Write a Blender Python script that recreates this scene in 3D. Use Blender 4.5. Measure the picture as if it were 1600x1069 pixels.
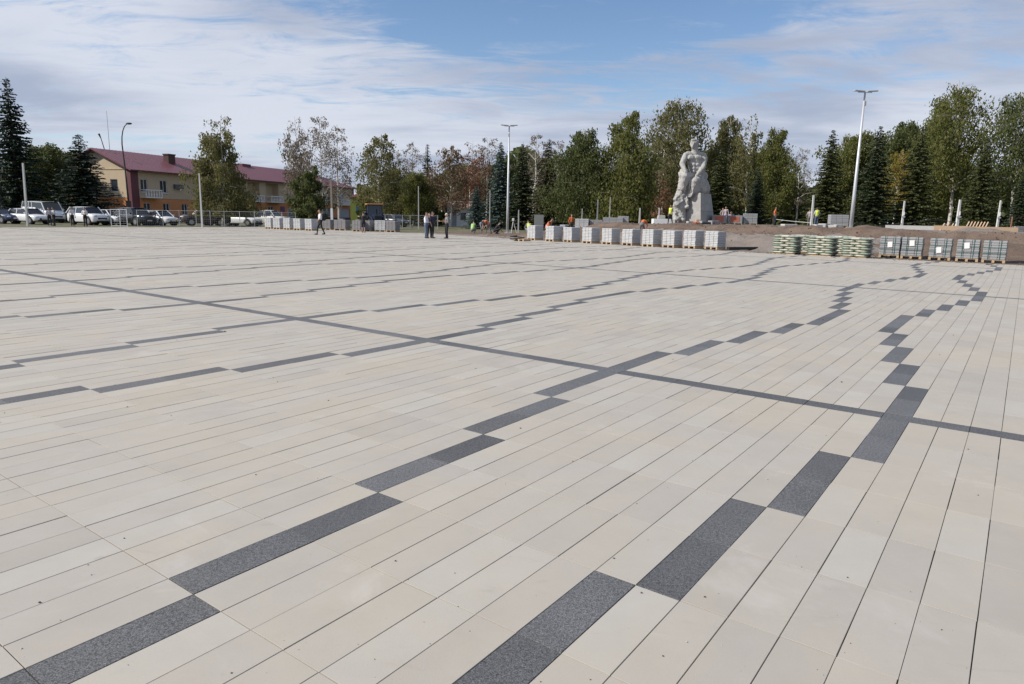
import bpy, bmesh, math, random
import numpy as np
from mathutils import Vector, Matrix, Euler
R = math.radians
for o in list(bpy.data.objects): bpy.data.objects.remove(o)
scene = bpy.context.scene
COL = scene.collection
rng = np.random.default_rng(7); random.seed(7)

# ------------------------------------------------------------ camera, sky, sun, exposure
FPX, PITCH, ROLL, YAW = 1080.15, 0.1809, -0.02, 0.631      # focal length in pixels of a 1600 px wide frame
W = 0.21                                                   # paving tile width (m); tiles are W x 3W
I0, J0 = 6.845, -4.232                                     # where the camera stands on the tile grid
EYE = 7.76 * W
fwd = Vector((0, math.cos(PITCH), -math.sin(PITCH))); rgt = Vector((1, 0, 0)); upv = Vector((0, math.sin(PITCH), math.cos(PITCH)))
rc, rs = math.cos(ROLL), math.sin(ROLL)
rgt2 = rgt * rc - upv * rs; upv2 = rgt * rs + upv * rc
cd = bpy.data.cameras.new('camera'); cam = bpy.data.objects.new('camera', cd); COL.objects.link(cam)
M = Matrix((rgt2, upv2, -fwd)).transposed().to_4x4(); M.translation = (0, 0, EYE)
cam.matrix_world = M
cd.sensor_width = 36; cd.lens = FPX / 1600 * 36; cd.clip_start = 0.05; cd.clip_end = 9000
scene.camera = cam
scene.render.resolution_x, scene.render.resolution_y = 1024, 684

SUN_EL = R(38); SUN_DIR = Vector((-0.975, -0.22, 0)).normalized()      # horizontal direction TO the sun
sd = bpy.data.lights.new('sun', 'SUN'); sun = bpy.data.objects.new('sun', sd); COL.objects.link(sun)
tosun = Vector((SUN_DIR.x * math.cos(SUN_EL), SUN_DIR.y * math.cos(SUN_EL), math.sin(SUN_EL)))
sun.rotation_euler = tosun.to_track_quat('Z', 'Y').to_euler(); sun.location = (0, 0, 60)
sd.energy = 5.0; sd.angle = R(0.55); sd.color = (1, 0.94, 0.85)

world = bpy.data.worlds.new('World'); scene.world = world; world.use_nodes = True
def build_sky():
    nt = world.node_tree; nt.nodes.clear()
    N = nt.nodes.new; L = nt.links.new
    out = N('ShaderNodeOutputWorld'); bg = N('ShaderNodeBackground'); bg.inputs[1].default_value = 0.1
    sky = N('ShaderNodeTexSky'); sky.sky_type = 'NISHITA'; sky.sun_disc = False
    sky.sun_elevation = SUN_EL; sky.sun_rotation = math.atan2(SUN_DIR.x, SUN_DIR.y)
    sky.air_density = 1.0; sky.dust_density = 0.15; sky.ozone_density = 1.5; sky.altitude = 150
    tc = N('ShaderNodeTexCoord'); sep = N('ShaderNodeSeparateXYZ'); L(tc.outputs['Generated'], sep.inputs[0])
    def math_(op, a, b=None, c=None):
        m = N('ShaderNodeMath'); m.operation = op
        for k, v in enumerate((a, b, c)):
            if v is None: continue
            if isinstance(v, (int, float)): m.inputs[k].default_value = v
            else: L(v, m.inputs[k])
        return m.outputs[0]
    zc = math_('ADD', math_('MAXIMUM', sep.outputs[2], 0.0), 0.10)
    u = math_('DIVIDE', sep.outputs[0], zc); v = math_('DIVIDE', sep.outputs[1], zc)
    cmb = N('ShaderNodeCombineXYZ'); L(u, cmb.inputs[0]); L(v, cmb.inputs[1])
    def noise(scale, sx, sy, rot, off, detail, rough, dist=0.0):
        mp = N('ShaderNodeMapping'); mp.inputs['Scale'].default_value = (sx, sy, 1); mp.inputs['Rotation'].default_value = (0, 0, R(rot)); mp.inputs['Location'].default_value = off
        L(cmb.outputs[0], mp.inputs[0])
        n = N('ShaderNodeTexNoise'); n.inputs['Scale'].default_value = scale; n.inputs['Detail'].default_value = detail; n.inputs['Roughness'].default_value = rough; n.inputs['Distortion'].default_value = dist
        L(mp.outputs[0], n.inputs[0]); return n.outputs[0]
    def ramp(x, a, b):
        m = N('ShaderNodeMapRange'); m.interpolation_type = 'SMOOTHSTEP'; m.inputs[1].default_value = a; m.inputs[2].default_value = b; L(x, m.inputs[0]); return m.outputs[0]
    big = noise(0.42, 1.0, 1.25, -12, SKY_OFF, 3, 0.5)
    mid = noise(1.15, 0.8, 1.5, -14, (3.1, 7.7, 0), 9, 0.60, 0.5)
    fine = noise(3.4, 0.7, 1.4, -20, (1.3, 2.2, 0), 10, 0.66, 0.8)
    s = math_('ADD', math_('MULTIPLY', big, 0.55), math_('ADD', math_('MULTIPLY', mid, 0.33), math_('MULTIPLY', fine, 0.36)))
    mask = ramp(math_('ADD', s, math_('MULTIPLY', math_('POWER', math_('SUBTRACT', 1.0, math_('MAXIMUM', sep.outputs[2], 0.0)), 5.0), 0.066)), 0.530, 0.665)     # layers overlap towards the horizon
    shade = ramp(math_('ADD', math_('MULTIPLY', noise(0.30, 0.9, 1.2, -10, SHADE_OFF, 4, 0.5, 0.3), 0.72), math_('MULTIPLY', mid, 0.28)), 0.41, 0.60)
    cc = N('ShaderNodeMix'); cc.data_type = 'RGBA'; L(shade, cc.inputs[0])
    cc.inputs[6].default_value = (6.2, 6.5, 7.3, 1); cc.inputs[7].default_value = (3.5, 4.0, 5.2, 1)
    clear = N('ShaderNodeMix'); clear.data_type = 'RGBA'; L(math_('POWER', math_('SUBTRACT', 1.0, math_('MAXIMUM', sep.outputs[2], 0.0)), 15.0), clear.inputs[0])     # pale air towards the horizon, all round
    tint = N('ShaderNodeMix'); tint.data_type = 'RGBA'; tint.blend_type = 'MULTIPLY'; tint.inputs[0].default_value = 1.0; L(sky.outputs[0], tint.inputs[6]); tint.inputs[7].default_value = (0.95, 1.03, 1.14, 1); L(tint.outputs[2], clear.inputs[6]); clear.inputs[7].default_value = (4.6, 5.5, 6.9, 1)
    mix = N('ShaderNodeMix'); mix.data_type = 'RGBA'; L(math_('MULTIPLY', mask, 0.94), mix.inputs[0])
    L(clear.outputs[2], mix.inputs[6]); L(cc.outputs[2], mix.inputs[7])
    L(mix.outputs[2], bg.inputs[0]); L(bg.outputs[0], out.inputs[0])
SKY_OFF, SHADE_OFF = (4.9, 5.1, 0), (9.95, -0.1, 0)
build_sky()
vs = scene.view_settings; vs.view_transform = 'Standard'; vs.look = 'None'; vs.exposure = 0.18; vs.gamma = 1.0; vs.use_curve_mapping = False
scene.render.engine = 'CYCLES'
scene.cycles.max_bounces = 6; scene.cycles.transparent_max_bounces = 8

# ------------------------------------------------------------ camera maths, tile grid, terrain height
def ray(px, py):
    xn = (px - 800) / FPX; yn = (534.5 - py) / FPX
    xn, yn = xn * rc + yn * rs, -xn * rs + yn * rc
    return xn, math.cos(PITCH) + yn * math.sin(PITCH), -math.sin(PITCH) + yn * math.cos(PITCH)
def on_ground(px, py, z=0.0):
    a, b, c = ray(px, py); t = (z - EYE) / c; return a * t, b * t
def height_at(px, py, depth):
    a, b, c = ray(px, py); return EYE + c * depth / b
def x_at(px, py, depth):
    a, b, c = ray(px, py); return a * depth / b
YC, YS = math.cos(YAW), math.sin(YAW)
def grid_to_world(i, j):
    X = (i - I0) * W; Y = (j - J0) * 3 * W
    return X * YC + Y * YS, -X * YS + Y * YC
def world_to_grid(x, y):
    x = x / W; y = y / W
    return x * YC - y * YS + I0, (x * YS + y * YC) / 3 + J0
def sstep(t): t = np.clip(t, 0, 1); return t * t * (3 - 2 * t)
IMIN, IMAX = -288, 75
def jmax(i):
    return 53 + 11 * np.clip((-35 - i) / 145.0, 0, 1)
TERR = 1.2
def terrain(x, y):
    i, j = world_to_grid(np.asarray(x, float), np.asarray(y, float))
    U = (j - jmax(i)) * 3 * W
    tr = sstep((i + 178) / 70.0)
    prof = np.clip((U - 2.0) / 7.2, 0, 1) * 0.82 + 0.18 * sstep((U - 8.7) / 0.9)
    z = -0.02 + tr * (TERR + 0.02) * prof
    z = z - 0.14 * sstep((-290 - i) / 60.0)
    return z
def gz(x, y): return float(terrain(x, y))

# ------------------------------------------------------------ materials
def lin(c): return tuple(c) + (1,) if len(c) == 3 else c
class NT:
    def __init__(s, name):
        s.m = bpy.data.materials.new(name); s.m.use_nodes = True; s.t = s.m.node_tree; s.t.nodes.clear()
        s.out = s.t.nodes.new('ShaderNodeOutputMaterial'); s.b = s.t.nodes.new('ShaderNodeBsdfPrincipled'); s.t.links.new(s.b.outputs[0], s.out.inputs[0])
    def n(s, t): return s.t.nodes.new(t)
    def l(s, a, b): s.t.links.new(a, b)
    def math(s, op, a, b=0.0, clamp=False):
        m = s.n('ShaderNodeMath'); m.operation = op; m.use_clamp = clamp
        for k, v in enumerate((a, b)):
            if isinstance(v, (int, float)): m.inputs[k].default_value = v
            else: s.l(v, m.inputs[k])
        return m.outputs[0]
    def coord(s, kind='Object', scale=(1, 1, 1)):
        if kind == 'World':
            g = s.n('ShaderNodeNewGeometry'); o = g.outputs['Position']
        else:
            o = s.n('ShaderNodeTexCoord').outputs[kind]
        if scale != (1, 1, 1):
            mp = s.n('ShaderNodeMapping'); mp.inputs['Scale'].default_value = scale; s.l(o, mp.inputs[0]); o = mp.outputs[0]
        return o
    def noise(s, vec, scale, detail=4, rough=0.55, dist=0):
        n = s.n('ShaderNodeTexNoise'); n.inputs['Scale'].default_value = scale; n.inputs['Detail'].default_value = detail; n.inputs['Roughness'].default_value = rough; n.inputs['Distortion'].default_value = dist
        if vec is not None: s.l(vec, n.inputs[0])
        return n.outputs[0]
    def ramp(s, x, a, b, c=0.0, d=1.0):
        m = s.n('ShaderNodeMapRange'); m.inputs[1].default_value = a; m.inputs[2].default_value = b; m.inputs[3].default_value = c; m.inputs[4].default_value = d; s.l(x, m.inputs[0]); return m.outputs[0]
    def mix(s, f, a, b, mode='MIX'):
        m = s.n('ShaderNodeMix'); m.data_type = 'RGBA'; m.blend_type = mode
        if isinstance(f, (int, float)): m.inputs[0].default_value = f
        else: s.l(f, m.inputs[0])
        for k, v in ((6, a), (7, b)):
            if isinstance(v, (tuple, list)): m.inputs[k].default_value = lin(v)
            else: s.l(v, m.inputs[k])
        return m.outputs[2]
    def col(s, c):
        if isinstance(c, (tuple, list)): s.b.inputs['Base Color'].default_value = lin(c)
        else: s.l(c, s.b.inputs['Base Color'])
    def rough(s, r):
        if isinstance(r, (int, float)): s.b.inputs['Roughness'].default_value = r
        else: s.l(r, s.b.inputs['Roughness'])
    def bump(s, h, dist=0.01, strength=0.5):
        b = s.n('ShaderNodeBump'); b.inputs['Strength'].default_value = strength; b.inputs['Distance'].default_value = dist; s.l(h, b.inputs['Height']); s.l(b.outputs[0], s.b.inputs['Normal'])
MATS = {}
def plain(name, c, rough=0.7, metal=0.0, var=0.12, scale=6.0, bump=0.0, coord='Object', spec=0.5, coat=0.0):
    if name in MATS: return MATS[name]
    t = NT(name); v = t.coord(coord); n = t.noise(v, scale, 5, 0.6)
    d = tuple(x * (1 - var) for x in c); e = tuple(min(1, x * (1 + var)) for x in c)
    t.col(t.mix(n, d, e)); t.rough(rough); t.b.inputs['Metallic'].default_value = metal; t.b.inputs['Specular IOR Level'].default_value = spec
    if coat: t.b.inputs['Coat Weight'].default_value = coat; t.b.inputs['Coat Roughness'].default_value = 0.05
    if bump: t.bump(n, bump, 0.6)
    MATS[name] = t.m; return t.m
def tile_material(name, per_object, dark):
    t = NT(name); v = t.coord('World')
    if per_object: rnd = t.n('ShaderNodeObjectInfo').outputs['Random']
    else:
        a = t.n('ShaderNodeAttribute'); a.attribute_name = 'tint'; rnd = a.outputs['Fac']
    if dark:
        sp = t.noise(v, 170, 2, 0.7); sp2 = t.noise(v, 60, 3, 0.6)
        k = t.ramp(t.math('ADD', t.math('MULTIPLY', sp, 0.7), t.math('MULTIPLY', sp2, 0.3)), 0.40, 0.66)
        base = t.mix(k, (0.028, 0.0285, 0.030), (0.20, 0.201, 0.206))
        blot = t.ramp(t.noise(v, 2.2, 5, 0.6), 0.3, 0.75, 0.75, 1.3)
        base = t.mix(1.0, base, t.mix(0.5, t.mix(rnd, (0.65,) * 3, (1.65,) * 3), blot), 'MULTIPLY')
        base = t.mix(t.ramp(t.noise(v, 0.9, 6, 0.65), 0.55, 0.8, 0, 0.28), base, (0.20, 0.19, 0.175))
        t.col(base); t.rough(0.62)
    else:
        cr = t.n('ShaderNodeValToRGB'); e = cr.color_ramp.elements
        e[0].position = 0; e[0].color = (0.370, 0.350, 0.320, 1); e[1].position = 1; e[1].color = (0.432, 0.416, 0.386, 1)
        for p, c in ((0.2, (0.400, 0.378, 0.348)), (0.4, (0.412, 0.388, 0.350)), (0.6, (0.396, 0.372, 0.342)), (0.8, (0.414, 0.394, 0.362))):
            x = e.new(p); x.color = lin(c)
        t.l(rnd, cr.inputs[0]); base = t.mix(1.0, cr.outputs[0], (0.93, 0.918, 0.895), 'MULTIPLY')
        cloud = t.noise(v, 3.2, 6, 0.62); base = t.mix(1.0, base, t.mix(cloud, (0.88, 0.875, 0.865), (1.10, 1.10, 1.10)), 'MULTIPLY')
        grit = t.noise(v, 260, 3, 0.7); base = t.mix(1.0, base, t.mix(grit, (0.88,) * 3, (1.12,) * 3), 'MULTIPLY')
        dust = t.ramp(t.noise(v, 0.55, 6, 0.68, 0.6), 0.44, 0.70, 0, 0.50); base = t.mix(dust, base, (0.43, 0.375, 0.285))
        soil = t.ramp(t.noise(v, 0.23, 5, 0.6), 0.45, 0.70, 0, 0.40); base = t.mix(soil, base, (0.375, 0.35, 0.315))
        smear = t.ramp(t.noise(t.coord('World', (1.0, 3.2, 1.0)), 1.7, 7, 0.72, 1.5), 0.60, 0.76, 0, 0.30); base = t.mix(smear, base, (0.25, 0.215, 0.175)); pale = t.ramp(t.noise(v, 1.1, 6, 0.7, 0.8), 0.58, 0.74, 0, 0.35); base = t.mix(pale, base, (0.52, 0.50, 0.47))
        spot = t.ramp(t.noise(v, 6.5, 3, 0.5), 0.72, 0.78, 0, 0.30); base = t.mix(spot, base, (0.20, 0.18, 0.16))
        t.col(base); t.rough(t.ramp(cloud, 0.2, 0.8, 0.80, 0.66))
        t.b.inputs['Specular IOR Level'].default_value = 0.38
    t.bump(t.noise(v, 190, 3, 0.7), 0.0012, 0.5)
    return t.m
def leaf_material(name, c1, c2, c3, trans=0.35):
    t = NT(name); v = t.coord('Object'); n = t.noise(v, 0.9, 3, 0.6); g = t.n('ShaderNodeNewGeometry')
    base = t.mix(t.ramp(n, 0.35, 0.65), c1, c2); base = t.mix(t.ramp(g.outputs['Random Per Island'], 0.45, 1.0, 0, 0.85), base, c3)
    t.col(base); t.rough(0.6); t.b.inputs['Specular IOR Level'].default_value = 0.25
    tr = t.n('ShaderNodeBsdfTranslucent'); t.l(base, tr.inputs[0]); ms = t.n('ShaderNodeMixShader'); ms.inputs[0].default_value = trans
    t.l(t.b.outputs[0], ms.inputs[1]); t.l(tr.outputs[0], ms.inputs[2]); t.l(ms.outputs[0], t.out.inputs[0])
    return t.m

# ------------------------------------------------------------ mesh helpers
class MB:
    """collects faces; build() links them as ONE mesh object"""
    def __init__(s): s.v = []; s.f = []; s.mi = []
    def add(s, vs, fs, mi=0):
        b = len(s.v); s.v += [tuple(p) for p in vs]; s.f += [tuple(b + k for k in f) for f in fs]; s.mi += [mi] * len(fs); return s
    def box(s, x0, x1, y0, y1, z0, z1, mi=0, M=None):
        vs = [(x, y, z) for z in (z0, z1) for y in (y0, y1) for x in (x0, x1)]
        if M is not None: vs = [M @ Vector(p) for p in vs]
        return s.add(vs, [(0, 2, 3, 1), (4, 5, 7, 6), (0, 1, 5, 4), (2, 6, 7, 3), (0, 4, 6, 2), (1, 3, 7, 5)], mi)
    def bevbox(s, x0, x1, y0, y1, z0, z1, b, mi=0):
        bm = bmesh.new(); bmesh.ops.create_cube(bm, size=1)
        for q in bm.verts: q.co = ((x0 + x1) / 2 + q.co.x * (x1 - x0), (y0 + y1) / 2 + q.co.y * (y1 - y0), (z0 + z1) / 2 + q.co.z * (z1 - z0))
        bmesh.ops.bevel(bm, geom=bm.edges[:] + bm.verts[:], offset=b, segments=2, profile=0.5, affect='EDGES')
        bm.verts.ensure_lookup_table(); s.add([q.co for q in bm.verts], [[q.index for q in f.verts] for f in bm.faces], mi); bm.free(); return s
    def tube(s, pts, rad, n=8, mi=0, cap=True):
        pts = [Vector(p) for p in pts]; rad = rad if isinstance(rad, (list, tuple)) else [rad] * len(pts)
        vs = []; prev = None
        for k, p in enumerate(pts):
            d = (pts[min(k + 1, len(pts) - 1)] - pts[max(k - 1, 0)]).normalized()
            a = prev if prev is not None else (Vector((1, 0, 0)) if abs(d.x) < 0.9 else Vector((0, 1, 0)))
            a = (a - d * a.dot(d)).normalized(); prev = a; c = d.cross(a)
            for q in range(n):
                t = 2 * math.pi * q / n; vs.append(p + (a * math.cos(t) + c * math.sin(t)) * rad[k])
        fs = [(k * n + q, k * n + (q + 1) % n, (k + 1) * n + (q + 1) % n, (k + 1) * n + q) for k in range(len(pts) - 1) for q in range(n)]
        if cap: fs += [tuple(range(n))[::-1], tuple((len(pts) - 1) * n + q for q in range(n))]
        return s.add(vs, fs, mi)
    def ball(s, c, r, n=8, m=6, mi=0, M=None):
        r = r if isinstance(r, (tuple, list)) else (r, r, r); vs = []; fs = []
        for a in range(m + 1):
            th = math.pi * a / m
            for b in range(n):
                ph = 2 * math.pi * b / n; p = Vector((r[0] * math.sin(th) * math.cos(ph), r[1] * math.sin(th) * math.sin(ph), r[2] * math.cos(th)))
                if M is not None: p = M @ p
                vs.append(Vector(c) + p)
        for a in range(m):
            for b in range(n): fs.append((a * n + b, (a + 1) * n + b, (a + 1) * n + (b + 1) % n, a * n + (b + 1) % n))
        return s.add(vs, fs, mi)
    def mesh(s, name):
        me = bpy.data.meshes.new(name); me.from_pydata(s.v, [], s.f); me.polygons.foreach_set('material_index', s.mi); me.update(); return me
    def build(s, name, mats, parent=None, smooth=False, loc=None):
        me = s.mesh(name)
        for m in (mats if isinstance(mats, (list, tuple)) else [mats]): me.materials.append(m)
        if smooth: me.shade_smooth()
        return link(name, me, parent, loc)
def link(name, me, parent=None, loc=None):
    o = bpy.data.objects.new(name, me); COL.objects.link(o)
    if parent is not None: o.parent = parent
    if loc is not None: o.location = loc
    return o
def thing(name, label, cat, loc=(0, 0, 0), rz=0.0, group=None):
    o = bpy.data.objects.new(name, None); COL.objects.link(o); o.location = loc; o.rotation_euler = (0, 0, rz); o.empty_display_size = 0.3
    return tag(o, label, cat, group)
def tag(o, label=None, cat=None, group=None, kind=None):
    for k, v in (('label', label), ('category', cat), ('group', group), ('kind', kind)):
        if v: o[k] = v
    return o
def copy_tree(o, parent=None):
    c = o.copy(); COL.objects.link(c); c.parent = parent
    for ch in CH.get(o.name, []) or [x for x in o.children]: copy_tree(ch, c)
    return c
CH = {}
def np_mesh(name, V, F, mats, mi=None, smooth=False):
    """V (n,3) and F (m,4) arrays of quads"""
    me = bpy.data.meshes.new(name); m = len(F); k = F.shape[1]
    me.vertices.add(len(V)); me.vertices.foreach_set('co', np.ascontiguousarray(V, np.float32).ravel())
    me.loops.add(m * k); me.loops.foreach_set('vertex_index', np.ascontiguousarray(F, np.int32).ravel())
    me.polygons.add(m); me.polygons.foreach_set('loop_start', np.arange(m, dtype=np.int32) * k)
    if mi is not None: me.polygons.foreach_set('material_index', np.ascontiguousarray(mi, np.int32))
    me.update(calc_edges=True); me.validate()
    for x in (mats if isinstance(mats, (list, tuple)) else [mats]): me.materials.append(x)
    me.shade_smooth() if smooth else me.shade_flat()
    return me

# ------------------------------------------------------------ ground sheet
m_grass = NT('rough_grass'); _v = m_grass.coord('World'); _n = m_grass.noise(_v, 0.5, 6, 0.65); _n2 = m_grass.noise(_v, 7, 5, 0.7)
m_grass.col(m_grass.mix(m_grass.ramp(_n, 0.45, 0.62), m_grass.mix(_n2, (0.045, 0.06, 0.02), (0.11, 0.115, 0.045)), m_grass.mix(_n2, (0.13, 0.105, 0.075), (0.20, 0.17, 0.125)))); m_grass.rough(0.95); m_grass.bump(_n2, 0.08, 0.8); m_grass = m_grass.m
def dirt(name, a, b, c, sc=1.0):
    t = NT(name); v = t.coord('World'); n = t.noise(v, 0.45 * sc, 7, 0.66, 0.4); f = t.noise(v, 9 * sc, 6, 0.72); st = t.noise(v, 42, 3, 0.7)
    base = t.mix(t.ramp(n, 0.38, 0.64), a, b); base = t.mix(t.ramp(f, 0.52, 0.78, 0, 0.8), base, c)
    base = t.mix(1.0, base, t.mix(st, (0.62,) * 3, (1.35,) * 3), 'MULTIPLY')
    t.col(base); t.rough(0.96); t.b.inputs['Specular IOR Level'].default_value = 0.15; t.bump(t.math('ADD', f, t.math('MULTIPLY', st, 0.4)), 0.09, 0.9); return t.m
m_gravel = dirt('sandy_gravel', (0.26, 0.225, 0.20), (0.215, 0.18, 0.155), (0.32, 0.29, 0.265))
m_soil = dirt('dug_soil', (0.150, 0.108, 0.083), (0.195, 0.148, 0.118), (0.105, 0.077, 0.060))
m_asphalt = dirt('asphalt', (0.060, 0.060, 0.062), (0.075, 0.074, 0.073), (0.095, 0.092, 0.088))
def axis(lo, hi, step, far): return np.concatenate([[-far, -far * 0.4, -far * 0.15], np.arange(lo, hi + 0.01, step), [far * 0.15, far * 0.4, far]])
xs = axis(-120, 120, 1.5, 4000); ys = np.concatenate([[-4000, -800, -150], np.arange(-30, 200, 1.5), [320, 700, 1600, 4000]])
GX, GY = np.meshgrid(xs, ys, indexing='xy')
GI, GJ = world_to_grid(GX, GY); GU = (GJ - jmax(GI)) * 3 * W
GZ = terrain(GX, GY) - 0.16 * ((GU > -2.5) & (GU < 11.5) & (GI > -200)) - 0.10 * ((GU <= 0.0) & (GI > IMIN))
F = np.array([(a * len(xs) + b, a * len(xs) + b + 1, (a + 1) * len(xs) + b + 1, (a + 1) * len(xs) + b) for a in range(len(ys) - 1) for b in range(len(xs) - 1)])
fi = GI.ravel()[F[:, 0]]; fu = GU.ravel()[F[:, 0]]
fmi = np.where((fi > -165) & (fu < 24) & (fu > -6), 1, 0)
ground = link('ground', np_mesh('ground', np.stack([GX, GY, GZ], -1).reshape(-1, 3), F, [m_grass, m_gravel], fmi, True)); tag(ground, kind='structure')

# road by the parked cars, on the left
def sheet(name, poly, m, dz=0.02, n=60):
    """a strip between two polylines (world xy), draped on the terrain"""
    a, b = poly; V = []; Fc = []
    for k in range(n + 1):
        t = k / n
        for q in range(9):
            s = q / 8; x = (a[0][0] * (1 - t) + a[1][0] * t) * (1 - s) + (b[0][0] * (1 - t) + b[1][0] * t) * s; y = (a[0][1] * (1 - t) + a[1][1] * t) * (1 - s) + (b[0][1] * (1 - t) + b[1][1] * t) * s
            V.append((x, y, gz(x, y) + dz))
    for k in range(n):
        for q in range(8): Fc.append((k * 9 + q, (k + 1) * 9 + q, (k + 1) * 9 + q + 1, k * 9 + q + 1))
    return tag(link(name, np_mesh(name, np.array(V), np.array(Fc), m)), kind='structure')
sheet('road', (((-95, 60), (-16, 118)), ((-112, 84), (-34, 140))), m_asphalt, 0.05)

# ------------------------------------------------------------ the paved square
_t = NT('joint_mortar'); _v = _t.coord('World'); _t.col(_t.mix(_t.ramp(_t.noise(_v, 2.6, 5, 0.65), 0.46, 0.60), (0.085, 0.072, 0.058), (0.34, 0.30, 0.24))); _t.rough(0.95); m_bed = _t.m
m_sand = plain('joint_sand', (0.125, 0.102, 0.076), 0.95, var=0.25, scale=40, coord='World')
m_tile_o, m_tile_a = tile_material('pale_concrete_tile', True, False), tile_material('pale_concrete_tiles', False, False)
m_dark_o, m_dark_a = tile_material('charcoal_granite_tile', True, True), tile_material('charcoal_granite_tiles', False, True)
STEP = [0, 0, 1, 1, 2, 2, 3, 3, 4, 4, 4, 4, 3, 3, 2, 2, 1, 1, 0, 0]
def is_dark(i, r):
    n = round((3 - i) / 13.0)
    for m in (n - 1, n, n + 1):
        b = 3 - 13 * m; s = -1 if m % 2 == 0 else 1
        if i == b + s * STEP[r]: return True
    return False
tiles = []      # (i0, i1, j0, j1, dark)
rows_j = []
BAY = 20 + 1 / 3.0
for k in range(-2, 4):
    s = 6 + 1 / 3.0 + BAY * k
    for r in range(20):
        j = s + r; rows_j.append(j)
        if j > 66 or j < -22: continue
        for i in range(IMIN, IMAX):
            if j + 0.98 > jmax(i): continue
            tiles.append((i, i + 1, j, j + 1, is_dark(i, r)))
    jb = s - 1 / 3.0
    if -22 < jb < 66:
        for i in range(IMIN, IMAX, 3):
            if jb + 0.3 <= jmax(i): tiles.append((i, i + 3, jb, jb + 1 / 3.0, True))
T = np.array([t[:4] for t in tiles]); TD = np.array([t[4] for t in tiles])
# gaps: long joints wider, end joints tight
GL, GE = 0.0020, 0.0024
band = (T[:, 1] - T[:, 0]) > 2
hx = np.where(band, GE, GL); hy = np.where(band, GL * 0.6, GE)
def corners(Tt, inx, iny):
    X0 = (Tt[:, 0] - I0) * W + inx; X1 = (Tt[:, 1] - I0) * W - inx; Y0 = (Tt[:, 2] - J0) * 3 * W + iny; Y1 = (Tt[:, 3] - J0) * 3 * W - iny
    return np.stack([np.stack([a * YC + b * YS, -a * YS + b * YC], -1) for a, b in ((X0, Y0), (X1, Y0), (X1, Y1), (X0, Y1))], 1)
# project tile centres to find those that show largest
cx = ((T[:, 0] + T[:, 1]) / 2 - I0) * W; cy = ((T[:, 2] + T[:, 3]) / 2 - J0) * 3 * W
wx, wy = cx * YC + cy * YS, -cx * YS + cy * YC
zc = wy * math.cos(PITCH) + EYE * math.sin(PITCH); yc = wy * math.sin(PITCH) - EYE * math.cos(PITCH)
sx, sy = 800 + FPX * wx / np.maximum(zc, 0.01), 534.5 - FPX * yc / np.maximum(zc, 0.01)
vis = (zc > 0.3) & (sx > -90) & (sx < 1690) & (sy > 330) & (sy < 1140)
area = np.where(vis, 1 / np.maximum(zc, 0.3) ** 3, 0)
single = np.zeros(len(T), bool)
for msk, cnt in ((~TD, 300), (TD & ~band, 120), (TD & band, 40)):
    idx = np.where(msk)[0]; idx = idx[np.argsort(-area[idx])][:cnt]; single[idx] = area[idx] > 0
zt = rng.normal(0, 0.0007, len(T)); tilt = rng.normal(0, 0.0006, (len(T), 2))
CH_ = 0.0011; DEP = 0.016
def tile_block(sel, name, m):
    Tt = T[sel]; n = len(Tt); top = corners(Tt, hx[sel] + CH_, hy[sel] + CH_ * 0.6); mid = corners(Tt, hx[sel], hy[sel])
    z = zt[sel][:, None] + np.array([-1, 1, 1, -1]) * tilt[sel][:, :1] + np.array([-1, -1, 1, 1]) * tilt[sel][:, 1:]
    V = np.zeros((n, 12, 3)); V[:, 0:4, :2] = top; V[:, 0:4, 2] = z; V[:, 4:8, :2] = mid; V[:, 4:8, 2] = z - CH_; V[:, 8:12, :2] = mid; V[:, 8:12, 2] = -DEP
    base = [(0, 1, 2, 3)] + [(4 + k, 4 + (k + 1) % 4, (k + 1) % 4, k) for k in range(4)] + [(8 + k, 8 + (k + 1) % 4, 4 + (k + 1) % 4, 4 + k) for k in range(4)]
    Fq = (np.arange(n)[:, None, None] * 12 + np.array(base)[None]).reshape(-1, 4)
    me = np_mesh(name, V.reshape(-1, 3), Fq, m)
    a = me.attributes.new('tint', 'FLOAT', 'FACE'); a.data.foreach_set('value', np.repeat(rng.random(n), len(base)).astype(np.float32))
    return me
bed = MB()
ib, jb_ = [], []
edge = [(i, min(jmax(i), 66)) for i in range(IMIN, IMAX + 1, 3)]
top_pts = [grid_to_world(i, j) for i, j in edge]; low_pts = [grid_to_world(i, -21.5) for i, _ in edge]
nE = len(edge)
bed.add([(x, y, -0.008) for x, y in top_pts] + [(x, y, -0.008) for x, y in low_pts] + [(x, y, -0.35) for x, y in top_pts], [(nE + k, nE + k + 1, k + 1, k) for k in range(nE - 1)] + [(k, k + 1, 2 * nE + k + 1, 2 * nE + k) for k in range(nE - 1)])
plaza = bed.build('pavement', m_bed); tag(plaza, 'square paved in pale concrete tiles with zigzag charcoal lines', kind='structure')
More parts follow.
